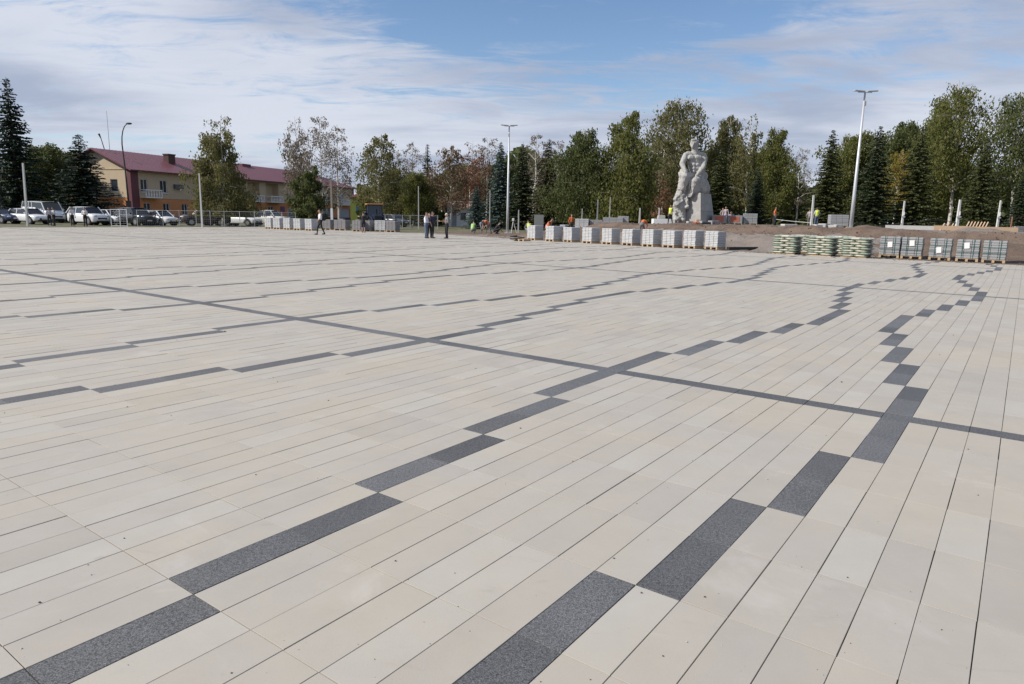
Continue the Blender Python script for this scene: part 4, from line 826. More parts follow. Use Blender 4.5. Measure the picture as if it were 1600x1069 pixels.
    me.shade_smooth(); hb = MB()
    for e in (-1, 1):       # hands: palm, four fingers, a thumb; eyes and mouth; joined to the body mesh
        d = (ha[e] - el[e]).normalized(); sid = d.cross(V((0, 0, 1))); sid = sid.normalized() if sid.length > 0.1 else V((0, 1, 0)); nrm = d.cross(sid); hb.ball(ha[e] + d * 0.035, 0.036, 8, 6, 2)
        for q in range(4): p = ha[e] + d * 0.06 + sid * (q - 1.5) * 0.018; L0 = (0.062, 0.075, 0.07, 0.052)[q]; m_ = p + d * L0 * 0.55; hb.tube([p, m_, m_ + d * L0 * 0.35 - nrm * L0 * 0.3], [0.0095, 0.0088, 0.007], 5, 2)
        p = ha[e] + d * 0.02 + sid * 0.03; hb.tube([p, p + sid * 0.025 + d * 0.025, p + sid * 0.03 + d * 0.055], [0.011, 0.010, 0.008], 5, 2)
        hb.ball(hd + face * 0.086 + sd * e * 0.032 + hz * 0.012, 0.011, 6, 5, 3)
    hb.tube([hd + face * 0.092 + sd * q * 0.022 - hz * 0.062 for q in (-1, 0, 1)], 0.006, 5, 3)
    bm = bmesh.new(); bm.from_mesh(me); hm = hb.mesh('h'); bm.from_mesh(hm); bm.to_mesh(me); bm.free(); bpy.data.meshes.remove(hm)
    body = link('body', me, t)
    if cap is not None:
        kb = MB(); kb.ball(hd + hz * 0.052, (0.098, 0.112, 0.082), 12, 8, M=MH); kb.ball(hd + hz * 0.045 + face * 0.09, (0.07, 0.075, 0.012), 10, 6, M=MH); kb.build('cap', cap, t, True)
    if vest is not None:
        vb = MB(); capsule(vb, hip + up * 0.06, ch, 0.165, 0.178, 12)
        for e in (-1, 1): capsule(vb, ch + sd * e * 0.05, nk - up * 0.07 + sd * e * 0.12, 0.135, 0.085, 10)
        vm = fuse(vb, 0.03, 2, 'vest'); vm.materials.append(vest); vm.shade_smooth(); link('vest', vm, t)
        st = MB(); c0 = hip + up * 0.16; a2 = sd.cross(up); st.tube([c0 + (sd * math.cos(q) * 1.0 + a2 * math.sin(q)) * 0.172 for q in np.linspace(0, 6.2832, 17)], 0.014, 5); st.build('reflective_band', plain('reflective_tape', (0.7, 0.7, 0.68), 0.4), t)
    return t
def stand(px, py, depth=None):
    """a point on the square (no depth) or on the terrain at a depth"""
    if depth is None: x, y = on_ground(px, py); return (x, y, 0.0)
    x = x_at(px, py, depth); return (x, depth, gz(x, depth))
c_white = cloth('white_shirt_cloth', (0.66, 0.66, 0.68)); c_black = cloth('black_cloth', (0.018, 0.018, 0.022)); c_navy = cloth('navy_cloth', (0.030, 0.026, 0.065)); c_jean = cloth('blue_jeans', (0.10, 0.13, 0.20)); c_grey = cloth('grey_cloth', (0.16, 0.16, 0.17)); c_pale = cloth('pale_shirt_cloth', (0.46, 0.47, 0.52))
c_hiv = plain('yellow_high_vis', (0.52, 0.62, 0.06), 0.7); c_orng = plain('orange_high_vis', (0.55, 0.13, 0.035), 0.7); c_green = plain('green_high_vis', (0.30, 0.50, 0.13), 0.7); c_pink = cloth('beige_pink_cloth', (0.36, 0.31, 0.33)); c_lilac = cloth('lilac_cloth', (0.36, 0.33, 0.44)); c_dkgreen = cloth('dark_olive_cloth', (0.05, 0.055, 0.045))
G1 = 'men talking on the square'
person('man in white shirt and blue jeans, leftmost of the group talking', stand(666, 372.5), R(75), 'folded', c_white, c_jean, HAIR, sleeves='long', group=G1, scale=1.0)
person('man in navy shirt standing in the middle of the group talking', stand(671, 372), R(30), 'stand', c_navy, c_black, HAIR, group=G1, scale=0.97)
person('man in navy polo holding his hands forward, right of the group', stand(675.5, 372.5), R(70), 'point', c_navy, c_black, HAIR, group=G1, scale=1.02)
person('white haired man in patterned dark shirt standing apart from the group', stand(698, 373), R(-60), 'phone', c_grey, c_black, WHITEHAIR, group=G1, scale=0.97)
mw = person('man in white shirt and black trousers walking with a backpack', stand(501, 367), R(-62), 'walk', c_white, c_black, HAIR, scale=1.02)
person('person in black shirt and shorts among the left pallets', stand(568, 363.5), R(170), 'reach', c_black, c_black, HAIR, shorts=True, scale=0.97)
G2 = 'men standing by the parked cars'
person('man in white shirt at left beside the white van', stand(78, 350.5, 64), R(40), 'folded', c_pale, c_black, group=G2, scale=0.95)
person('man in pale shirt close behind the man beside the white van', stand(85, 350.5, 64.5), R(-35), 'phone', c_pale, c_black, group=G2, scale=0.97)
person('man in white shirt seen from the side before the white off roader', stand(114, 352, 62), R(70), 'stand', c_white, c_black, group=G2, scale=0.98)
person('man in white shirt with folded arms before the white off roader', stand(134, 352, 62.5), R(10), 'folded', c_white, c_black, group=G2, scale=0.96)
person('person in pale clothes far behind between van and off roader', stand(101, 346, 82), R(30), 'walk', c_pale, c_pale, group=G2, scale=0.92)
G3 = 'workers on the terrace and bank'
person('worker in light green vest crouching in the dug trench', stand(739, 362, 62), R(170), 'crouch', c_grey, c_grey, group=G3, vest=c_green, scale=1.05)
person('worker in orange vest bending over the bank by the left mast', stand(763, 358, 62), R(-60), 'bend', c_dkgreen, c_grey, group=G3, vest=c_orng)
person('worker in blue cap behind the bending orange worker', stand(753, 352, 66), R(40), 'bend', c_jean, c_grey, group=G3, cap=c_jean)
person('dark clothed worker on the bank right of the bending worker', stand(776, 357, 61), R(100), 'crouch', c_black, c_black, group=G3)
person('yellow vested worker behind the first pallet of the white row', stand(827, 366, 56), R(200), 'crouch', c_grey, c_grey, group=G3, vest=c_hiv, scale=1.08)
person('orange vested worker in dark clothes behind the second white pallet', stand(857, 364, 57), R(60), 'crouch', c_black, c_black, group=G3, vest=c_orng, scale=1.12)
person('orange jacketed worker standing by the white blocks on the terrace', stand(893, 347, 68), R(20), 'stand', c_orng, c_dkgreen, group=G3, sleeves='long', scale=1.0)
person('worker in orange jacket bent down behind the middle of the white row', stand(1003, 366, 48), R(150), 'bend', c_orng, c_grey, group=G3, sleeves='long', scale=0.95)
person('worker in yellow vest walking past the statue foot', stand(1047, 349, 64), R(-40), 'walk', c_dkgreen, c_black, group=G3, vest=c_hiv, scale=1.0)
G4 = 'visitors right of the statue'
person('woman in beige top, left of the pair right of the statue', stand(1128, 348, 72), R(20), 'stand', c_pink, c_pink, group=G4, scale=0.94)
person('woman in pinkish dress, right of the pair right of the statue', stand(1133, 348, 71.5), R(-30), 'stand', c_pink, c_lilac, HAIR, group=G4, scale=1.02)
person('person in lilac crouching behind the red striped pallet', stand(1142, 348, 71), R(-20), 'crouch', c_lilac, c_lilac, group=G4, scale=1.2)
person('lone worker in bright orange jacket holding a cable', stand(1210, 350, 68), R(60), 'stand', c_orng, c_grey, group=G3, sleeves='long', scale=1.0)
person('worker in yellow vest and blue trousers left of the right mast', stand(1275, 350, 66), R(180), 'stand', c_pale, c_jean, group=G3, vest=c_hiv, scale=1.0)
person('worker in pale clothes half hidden by the white post', stand(1264, 350, 67), R(160), 'stand', c_pink, c_grey, group=G3, scale=0.92)
bp = thing('backpack', 'black backpack on the back of the walking man', 'backpack', (0, 0, 0)); bp.location = Vector(mw.location) + Matrix.Rotation(R(-62), 3, 'Z') @ Vector((0, 0.235, 1.0)); bp.rotation_euler = (0, 0, R(-62))
MB().bevbox(-0.16, 0.16, -0.09, 0.11, 0.0, 0.50, 0.06).build('bag', c_black, bp, True); MB().bevbox(-0.12, 0.12, 0.1, 0.16, 0.05, 0.25, 0.025).build('front_pocket', c_black, bp, True)

# ------------------------------------------------------------ vehicles
m_tyre = plain('tyre_rubber', (0.018, 0.018, 0.019), 0.85); m_rim = plain('alloy_rim', (0.33, 0.33, 0.34), 0.35, 0.7); m_lamp = plain('headlamp_glass', (0.55, 0.57, 0.6), 0.1, spec=0.8); m_carglass = plain('car_glass', (0.018, 0.022, 0.027), 0.05, spec=0.8); m_trim = plain('black_trim', (0.016, 0.016, 0.018), 0.6); m_plate = plain('number_plate', (0.6, 0.6, 0.6), 0.5)
PAINT = {'white': plain('white_car_paint', (0.72, 0.73, 0.74), 0.25, var=0.02, coat=0.8), 'blue': plain('dark_blue_car_paint', (0.018, 0.035, 0.10), 0.25, var=0.05, coat=0.9), 'black': plain('black_car_paint', (0.012, 0.012, 0.014), 0.22, var=0.05, coat=0.9), 'brown': plain('dark_brown_car_paint', (0.055, 0.035, 0.032), 0.28, var=0.05, coat=0.8), 'grey': plain('grey_car_paint', (0.10, 0.105, 0.12), 0.28, var=0.05, coat=0.8), 'cream': plain('cream_car_paint', (0.62, 0.60, 0.55), 0.3, var=0.03, coat=0.7)}
# side profiles: (x along length from the nose, belt height) and glasshouse (x, z): base front, roof front, roof rear, base rear
CAR = {
 'wagon': dict(L=4.5, w=0.90, belt=[(0, .62), (.12, .78), (1.2, .95), (3.6, .98), (4.35, .98), (4.5, .80)], glass=[(1.0, .95), (1.75, 1.46), (3.9, 1.44), (4.42, .98)], wb=(.88, 3.55)),
 'hatch': dict(L=4.1, w=0.86, belt=[(0, .60), (.12, .78), (1.05, .96), (3.4, .99), (3.95, 1.0), (4.1, .78)], glass=[(.85, .95), (1.6, 1.50), (3.4, 1.46), (4.0, 1.0)], wb=(.80, 3.25)),
 'sedan': dict(L=4.4, w=0.87, belt=[(0, .60), (.12, .76), (1.1, .94), (3.3, .98), (4.2, .98), (4.4, .80)], glass=[(.95, .93), (1.75, 1.45), (3.05, 1.43), (3.75, .98)], wb=(.85, 3.45)),
 'suv': dict(L=4.7, w=0.94, belt=[(0, .75), (.1, 1.0), (1.25, 1.12), (3.8, 1.15), (4.6, 1.15), (4.7, .9)], glass=[(1.15, 1.1), (1.75, 1.74), (4.1, 1.72), (4.62, 1.15)], wb=(.90, 3.65)),
 'van': dict(L=5.6, w=1.0, belt=[(0, .75), (.08, 1.05), (.75, 1.32), (4.5, 1.36), (5.55, 1.36), (5.6, 1.0)], glass=[(.70, 1.3), (1.35, 2.2), (5.2, 2.25), (5.58, 1.36)], wb=(.95, 4.25)),
 'pickup': dict(L=5.2, w=0.93, belt=[(0, .78), (.1, 1.0), (1.25, 1.12), (3.3, 1.12), (5.1, 1.12), (5.2, .9)], glass=[(1.15, 1.1), (1.75, 1.74), (3.2, 1.72), (3.6, 1.12)], wb=(.95, 4.1)),
}
def car(kind, paint, px, py, depth, rz, label, van_side=False):
    c = CAR[kind]; x = x_at(px, py, depth); t = thing('parked_car' if kind != 'van' else 'parked_van', label, 'van' if kind == 'van' else 'car', (x, depth, gz(x, depth) + 0.05), rz, 'vehicles parked by the road')
    L, w = c['L'], c['w']; m = PAINT[paint]; n = 26; off = -L / 2; zb = 0.26
    bx, bz = zip(*c['belt']); rad = 0.34 if kind not in ('suv', 'van', 'pickup') else 0.38
    mb = MB(); rings = []
    for k in range(n + 1):
        X = L * k / n; zt_ = float(np.interp(X, bx, bz)); e = min(X, L - X); wf = w * (0.80 + 0.20 * min(1, max(0, e) / 0.55) ** 0.5); zl = zb + (0.16 * (1 - min(1, e / 0.35)))
        for wx_ in c['wb']:
            if abs(X - wx_) < rad + 0.06: zl = max(zl, 0.02 + rad + math.sqrt(max(0, (rad + 0.06) ** 2 - (X - wx_) ** 2)))
        zl = min(zl, zt_ - 0.12)
        half = [(0.0, zl), (wf * 0.96, zl), (wf, zl + 0.10 * (zt_ - zl)), (wf * 1.0, zl + 0.62 * (zt_ - zl)), (wf * 0.955, zt_ - 0.035), (wf * 0.88, zt_), (0, zt_ + 0.03)]
        rings.append([(X + off, -y, z) for y, z in half] + [(X + off, y, z) for y, z in half[-2:0:-1]])
    q = len(rings[0]); mb.add([p for r_ in rings for p in r_], [(a * q + b, a * q + (b + 1) % q, (a + 1) * q + (b + 1) % q, (a + 1) * q + b) for a in range(n) for b in range(q)] + [tuple(range(q))[::-1], tuple(n * q + b for b in range(q))])
    mb.build('body', m, t, True)
    # glasshouse: dark glass shell, roof skin, pillars
    (g0, z0), (g1, z1), (g2, z2), (g3, z3) = c['glass']; wt = w * 0.74 if kind != 'van' else w * 0.86; wbs = w * 0.93
    P = lambda X, y, z: (X + off, y, z)
    gl = MB().add([P(g0, -wbs, z0 - .06), P(g1, -wt, z1), P(g2, -wt, z2), P(g3, -wbs, z3 - .06), P(g0, wbs, z0 - .06), P(g1, wt, z1), P(g2, wt, z2), P(g3, wbs, z3 - .06)], [(0, 1, 2, 3), (7, 6, 5, 4), (0, 4, 5, 1), (3, 2, 6, 7)]); gl.build('windows', m_carglass, t)
    rf = MB(); rs_ = []
    for k in range(7):
        s = k / 6; X = g1 - 0.10 + (g2 - g1 + 0.22) * s; z = z1 + (z2 - z1) * s - 0.05 * abs(2 * s - 1) ** 3; rs_.append([(X + off, y, z + zz) for y, zz in ((-wt - .02, -.05), (-wt * .97, .02), (-wt * .6, .05), (0, .06), (wt * .6, .05), (wt * .97, .02), (wt + .02, -.05))])
    rf.add([p for r_ in rs_ for p in r_], [(a * 7 + b, (a + 1) * 7 + b, (a + 1) * 7 + b + 1, a * 7 + b + 1) for a in range(6) for b in range(6)]); rf.build('roof', m, t, True)
    for e in (-1, 1):
        pl = [(g0, z0, wbs, g1, z1, wt), (g3, z3, wbs, g2, z2, wt), ((g0 + g3) / 2 + .1, (z0 + z3) / 2, wbs, (g1 + g2) / 2 + .05, z1, wt)] + ([(g3 - 1.5, z3, wbs, g2 - 1.3, z2, wt)] if kind == 'van' else [])
        for a, za, ya, b, zb_, yb in pl: MB().tube([P(a, e * (ya + .005), za - .04), P(b, e * (yb + .01), zb_)], 0.055, 6).build('pillar', m, t)
        if kind == 'van': MB().add([P(g0 + 1.9, e * (wbs + .012), z0 - .06), P(g3 - 0.05, e * (wbs + .012), z3 - .06), P(g3 - .05, e * (wt + .05), z3 + .3), P(g0 + 1.9, e * (wt + .05), z0 + .3)], [(0, 1, 2, 3)]).build('side_panel', m, t)
        MB().bevbox(g0 + off + .18, g0 + off + .34, min(e * (w + .02), e * (w + .2)), max(e * (w + .02), e * (w + .2)), z0 + .02, z0 + .17, .03).build('mirror', m, t)
        h = MB(); zz = float(np.interp(0.12, bx, bz)); h.ball((off + 0.14, e * w * 0.66, zz - 0.10), (0.16, 0.20, 0.09), 10, 6); h.build('headlight', m_lamp, t, True)
        MB().ball((off + L - 0.05, e * w * 0.72, zz + 0.02), (0.08, 0.14, 0.14), 8, 6).build('tail_light', plain('tail_light_red', (0.25, 0.012, 0.012), 0.2), t, True)
        for wx_ in c['wb']:
            wl = MB(); X = wx_ + off; y0_, y1_ = sorted((e * (w - 0.20), e * (w + 0.005))); wl.tube([(X, y0_, rad), (X, y0_ + .03, rad), (X, y1_ - .03, rad), (X, y1_, rad)], [rad * .92, rad, rad, rad * .92], 18); wo = wl.build('wheel', m_tyre, t)
            ri = MB(); yo = e * (w + 0.008); ri.tube([(X, yo - e * .02, rad), (X, yo, rad)], [rad * .64, rad * .60], 16); ri.build('rim', m_rim, wo)
            MB().tube([(X, e * (w - .35), rad + .02), (X, e * (w - .03), rad + .02)], rad + .055, 18).build('wheel_arch', m_trim, t)
    zf = float(np.interp(0, bx, bz))
    MB().bevbox(off - 0.02, off + 0.08, -w * 0.5, w * 0.5, zf - 0.20, zf - 0.04, .02).build('grille', m_trim, t); MB().bevbox(off - 0.03, off + 0.10, -w * 0.62, w * 0.62, zb + .02, zb + .17, .02).build('bumper_intake', m_trim, t)
    MB().box(off - 0.05, off - 0.031, -0.26, 0.26, zb + .20, zb + .31).build('number_plate', m_plate, t); MB().box(off + L + 0.002, off + L + 0.02, -0.26, 0.26, zf + .02, zf + .13).build('number_plate', m_plate, t)
    return t
A_front = R(57)         # noses towards the right and the viewer
car('wagon', 'white', 47, 350, 70, R(157), 'white estate car beside the leaning white post')
car('sedan', 'blue', 2, 350, 70, R(160), 'dark blue car cut by the left edge of the picture')
car('van', 'white', 70, 347, 78, R(150), 'white minibus behind the white estate car')
car('suv', 'white', 139, 350, 71, R(152), 'white off roader behind the man with folded arms')
car('hatch', 'white', 172, 350, 72, R(156), 'white hatchback between the white and the black off roaders')
car('suv', 'black', 211, 350, 71, R(152), 'black off roader behind the metal barrier')
car('hatch', 'white', 249, 350, 72, R(157), 'white hatchback right of the black off roader')
car('suv', 'brown', 322, 350, 73, R(30), 'dark brown off roader behind the white post under the birch')
car('suv', 'grey', 346, 349, 80, R(40), 'grey car behind the dark brown off roader')
car('sedan', 'white', 378, 350, 79, R(165), 'pale sedan parked along the facade behind the mesh fence')
car('pickup', 'cream', 418, 349, 82, R(168), 'pale pickup behind the leftmost white pallets')
car('wagon', 'grey', 612, 348, 86, R(150), 'dark grey car parked right of the tractor')
def tractor():
    d = 72; x = x_at(586, 349, d); t = thing('tractor', 'dark blue tractor with orange cab roof behind the left pallets', 'tractor', (x, d, gz(x, d)), R(110))
    mbu = plain('tractor_blue', (0.012, 0.022, 0.05), 0.4); ym = plain('tractor_roof_orange', (0.36, 0.17, 0.06), 0.5)
    MB().bevbox(-2.0, -0.1, -0.42, 0.42, 0.75, 1.45, .08).build('hood', mbu, t); MB().bevbox(-2.05, -1.98, -0.34, 0.34, 0.8, 1.35, .02).build('grille', m_trim, t); MB().bevbox(-0.4, 1.3, -0.6, 0.6, 0.6, 1.15, .05).build('chassis', m_trim, t)
    MB().add([(-.25, -.72, 1.15), (1.2, -.72, 1.15), (1.05, -.66, 2.42), (-.1, -.66, 2.42), (-.25, .72, 1.15), (1.2, .72, 1.15), (1.05, .66, 2.42), (-.1, .66, 2.42)], [(0, 1, 2, 3), (7, 6, 5, 4), (0, 3, 7, 4), (1, 5, 6, 2)]).build('cab_glass', m_carglass, t)
    for p0, p1 in (((-.25, -.74, 1.1), (-.1, -.68, 2.45)), ((1.2, -.74, 1.1), (1.05, -.68, 2.45)), ((-.25, .74, 1.1), (-.1, .68, 2.45)), ((1.2, .74, 1.1), (1.05, .68, 2.45))): MB().tube([p0, p1], .05, 6).build('cab_pillar', mbu, t)
    MB().bevbox(-.35, 1.3, -.85, .85, 2.42, 2.58, .06).build('cab_roof', ym, t)
    for e in (-1, 1):
        for X, r_, wd in ((0.95, .78, .4), (-1.45, .5, .28)):
            wo = MB().tube([(X, e * .62, r_), (X, e * (.62 + .04), r_), (X, e * (.58 + wd), r_), (X, e * (.62 + wd), r_)], [r_ * .9, r_, r_, r_ * .9], 20).build('wheel', m_tyre, t); MB().tube([(X, e * (.6 + wd), r_), (X, e * (.635 + wd), r_)], [r_ * .55, r_ * .5], 14).build('rim', ym, wo)
        MB().bevbox(.2, 1.7, min(e * .62, e * 1.0), max(e * .62, e * 1.0), 1.55, 1.66, .04).build('fender', mbu, t)
    MB().tube([(-1.0, -.3, 1.4), (-1.0, -.3, 2.2)], .05, 8).build('exhaust', m_trim, t)
    MB().bevbox(-3.3, -3.1, -1.0, 1.0, 0.15, 0.8, .04).build('bucket', m_trim, t)
    for e in (-1, 1): MB().tube([(0.0, e * .62, 1.35), (-1.8, e * .62, 1.15), (-3.1, e * .62, 0.5)], .07, 6).build('loader_arm', mbu, t)
tractor()

# ------------------------------------------------------------ pallets
m_wood = plain('raw_pallet_wood', (0.40, 0.29, 0.18), 0.9, var=0.2, scale=8); m_lumber = plain('fresh_lumber', (0.42, 0.30, 0.20), 0.85, var=0.15, scale=6)
def film(name, c):
    t = NT(name); v = t.coord('Object'); n = t.noise(v, 3.5, 5, 0.65, 1.2); g = t.noise(v, 14, 4, 0.7)
    t.col(t.mix(t.ramp(n, 0.35, 0.65), tuple(x * 0.82 for x in c), c)); t.rough(t.ramp(g, 0.3, 0.7, 0.4, 0.65)); t.b.inputs['Specular IOR Level'].default_value = 0.3; t.bump(t.math('ADD', n, t.math('MULTIPLY', g, 0.5)), 0.03, 0.8); return t.m
m_film = film('white_wrapped_pavers', (0.46, 0.465, 0.475)); m_cgrey = plain('grey_kerb_concrete', (0.27, 0.275, 0.282), 0.9, var=0.1, scale=9, bump=0.006); m_cgrey2 = plain('weathered_paver_concrete', (0.24, 0.23, 0.235), 0.92, var=0.15, scale=8)
m_strap = plain('green_strap', (0.02, 0.09, 0.085), 0.5); m_paper = plain('paper_label', (0.72, 0.71, 0.69), 0.8, var=0.04)
def wooden_base(t, w, l):
    for k in range(5): y = -l / 2 + (l - 0.12) * k / 4; MB().box(-w / 2, w / 2, y, y + 0.12, 0.115, 0.140).build('deck_board', m_wood, t)
    for x in (-w / 2, -0.05, w / 2 - 0.10): MB().box(x, x + 0.10, -l / 2, l / 2, 0.022, 0.114).build('stringer', m_wood, t); MB().box(x, x + 0.10, -l / 2, l / 2, 0.0, 0.021).build('bottom_board', m_wood, t)
def paver_pallet(label, pos, w, l, h, m, layers=8, straps=0, note=None, rz=-YAW, group=None, cols=3, base=True, wonk=0.006, top=None):
    t = thing('pallet_of_pavers', label, 'pallet', pos, rz, group); z0 = 0.142 if base else 0.0
    if base: wooden_base(t, w, l)
    lh = (h - z0) / layers
    for k in range(layers):
        mb = MB(); ox, oy = random.gauss(0, wonk), random.gauss(0, wonk)
        for c in range(cols):
            x0 = -w / 2 + w * c / cols; mb.bevbox(x0 + 0.004 + ox, x0 + w / cols - 0.004 + ox, -l / 2 + oy, l / 2 + oy, z0 + k * lh + 0.003, z0 + (k + 1) * lh - 0.003, min(0.02, lh * 0.22))
        o = mb.build('paver_layer', m, t); o['kind'] = 'stuff'
    if straps:
        for k in range(2):
            x = -w / 2 + w * (0.25 + 0.5 * k); s = MB().box(x - .012, x + .012, -l / 2 - .016, -l / 2 - .008, z0, h + .012).box(x - .012, x + .012, -l / 2 - .016, l / 2 + .016, h + .008, h + .014); s.build('strap', m_strap, t)
        for k in range(straps - 1): z = z0 + (h - z0) * (0.33 + 0.3 * k); MB().box(-w / 2 - .016, w / 2 + .016, -l / 2 - .020, -l / 2 - .017, z - .010, z + .010).box(w / 2 + .012, w / 2 + .018, -l / 2 - .02, l / 2, z - .010, z + .010).build('strap', m_strap, t)
    if note is not None: MB().add([(note[0] - .10, -l / 2 - .024, note[1] - .13), (note[0] + .10, -l / 2 - .024, note[1] - .11), (note[0] + .08, -l / 2 - .024, note[1] + .15), (note[0] - .12, -l / 2 - .024, note[1] + .13), (note[0] - .10, -l / 2 - .021, note[1] - .13), (note[0] + .10, -l / 2 - .021, note[1] - .11), (note[0] + .08, -l / 2 - .021, note[1] + .15), (note[0] - .12, -l / 2 - .021, note[1] + .13)], [(0, 1, 2, 3), (4, 7, 6, 5), (0, 4, 5, 1), (1, 5, 6, 2), (2, 6, 7, 3), (3, 7, 4, 0)]).build('paper_label', m_paper, t)
    if top: MB().bevbox(-w * .3, w * .2, -l * .2, l * .2, h, h + top, .03).build('loose_paver', m, t)
    return t
ORD = ['first', 'second', 'third', 'fourth', 'fifth', 'sixth', 'seventh', 'eighth', 'ninth', 'tenth']
for k, (px, py) in enumerate(((836, 376.5), (865, 378.5), (893, 379.5), (923, 381.5), (954, 383), (986, 384.5), (1018, 386.5), (1050, 388), (1083, 389.5), (1117, 391))):
    x, y = on_ground(px, py - 1.3); paver_pallet(f'{ORD[k]} white wrapped pallet from the left in the row of ten', (x, y, 0.0), 0.86, 0.74, 0.98 + random.uniform(-.03, .03), m_film, 9, 0, rz=-0.93 + random.gauss(0, .03), group='row of ten white wrapped pallets')
for k, (px, py) in enumerate(((424, 358), (437, 358.7), (453, 359.5), (469, 360.2), (487, 361))):
    x, y = on_ground(px, py - 0.6); paver_pallet(f'{ORD[k]} white pallet from the left on the far left side', (x, y, 0.0), 0.80, 0.80, 1.0, m_film, 7, 0, rz=-YAW * 0.75 + random.gauss(0, .03), group='white pallets on the far left side')
for lab, px, py, w, top in (('grey paver pallet half hidden behind the walking man', 513, 361, 1.0, None), ('wide grey paver pallet with loose pavers on top', 535, 362, 1.15, 0.10), ('grey paver pallet left of the person in shorts', 561, 363.5, 0.8, 0.08), ('narrow grey paver pallet right of the person in shorts', 576, 363.5, 0.75, None), ('grey paver pallet right of the bright white one', 614, 364.5, 0.9, None)):
    x, y = on_ground(px, py - 2); paver_pallet(lab, (x, y, 0.0), w, 1.0, 0.93, m_cgrey2, 7, 0, rz=-YAW * 0.4, group='grey paver pallets on the left', top=top)
x, y = on_ground(597, 362); paver_pallet('bright white striped pallet behind the group, nearest to the tractor', (x, y, 0.0), 1.0, 1.0, 0.98, m_film, 6, 0, rz=-YAW * 0.3, group='white pallets on the far left side')
for k, (px, py, note) in enumerate(((1390, 404.0, (0.02, .62)), (1424, 405.7, (0.0, .72)), (1468, 407.8, (-.04, .45)), (1511, 410.0, (-.04, .70)), (1552, 412.0, None))):
    x, y = on_ground(px, py - 1.6); paver_pallet(f'{ORD[k]} grey kerb block pallet with green straps from the left', (x, y, 0.0), 0.86, 0.7, 1.0 - .01 * k, m_cgrey, 8, 3, note, rz=-YAW + random.gauss(0, .04), group='strapped grey block pallets at the right')
# cement sacks
m_sack = NT('green_white_sack'); _v = m_sack.coord('Object'); _s = m_sack.n('ShaderNodeSeparateXYZ'); m_sack.l(_v, _s.inputs[0])
_k = m_sack.ramp(m_sack.math('ABSOLUTE', _s.outputs[0]), 0.17, 0.18); m_sack.col(m_sack.mix(m_sack.math('MULTIPLY', _k, 0.7), m_sack.mix(m_sack.noise(_v, 6, 4, 0.6), (0.44, 0.43, 0.36), (0.54, 0.52, 0.44)), (0.16, 0.235, 0.185))); m_sack.rough(0.5); m_sack.bump(m_sack.noise(_v, 9, 4, 0.7), 0.03, 0.7); m_sack = m_sack.m
def sack_mesh():
    bm = bmesh.new(); bmesh.ops.create_grid(bm, x_segments=6, y_segments=4, size=1); g = [(v.co.x, v.co.y) for v in bm.verts]; bm.free(); mb = MB(); nx, ny = 7, 5
    for sg in (1, -1):
        vs_ = []
        for a in range(ny):
            for b in range(nx):
                u_, w_ = -1 + 2 * b / (nx - 1), -1 + 2 * a / (ny - 1); hgt = 0.062 * (max(0, 1 - abs(u_) ** 6) * max(0, 1 - abs(w_) ** 6)) ** 0.3; vs_.append((u_ * 0.30 * (1 - .05 * w_ * w_), w_ * 0.20 * (1 - .05 * u_ * u_), sg * hgt))
        fs = [(a * nx + b, a * nx + b + 1, (a + 1) * nx + b + 1, (a + 1) * nx + b) for a in range(ny - 1) for b in range(nx - 1)]; mb.add(vs_, fs if sg > 0 else [f[::-1] for f in fs])
    me = mb.mesh('sack'); me.materials.append(m_sack); me.shade_smooth(); return me
SACK = sack_mesh()
def sack_pallet(label, pos, rz, layers=8):
    t = thing('pallet_of_sacks', label, 'pallet', pos, rz, 'pallets of cement sacks'); [MB().box(-.58, .58, q, q + .2, 0.0, 0.03).build('deck_board', m_wood, t) for q in (-.42, -.1, .22)]
    for k in range(layers):
        z = 0.03 + 0.060 + k * 0.112
        spots = [(-0.30, -0.23, 0), (0.30, -0.23, 0), (-0.30, 0.23, 0), (0.30, 0.23, 0)] if k % 2 == 0 else [(-0.42, -0.16, 1), (-0.42, 0.30, 1), (0.0, -0.23, 0), (0.0, 0.23, 0), (0.42, -0.16, 1), (0.42, 0.30, 1)]
        for sx_, sy_, r_ in spots: o = link('sack', SACK, t, (sx_ + random.gauss(0, .012), sy_ + random.gauss(0, .012), z)); o.rotation_euler = (0, 0, (R(90) if r_ else 0) + random.gauss(0, .04)); o.scale = (1, 1 if not r_ else 0.95, 1)
for lab, px, py, rz in (('left front pallet of green and white cement sacks', 1229, 396.8, -0.80), ('pallet of cement sacks hidden behind the left sack pallet', 1253, 395.2, -0.80), ('middle front pallet of green and white cement sacks', 1284, 399.8, -0.80), ('pallet of cement sacks behind the gap before the right sack pallet', 1311, 397.8, -0.80), ('right front pallet of green cement sacks beside the grey blocks', 1338, 402.4, -0.80)):
    x, y = on_ground(px, py); sack_pallet(lab, (x, y, 0.0), rz)
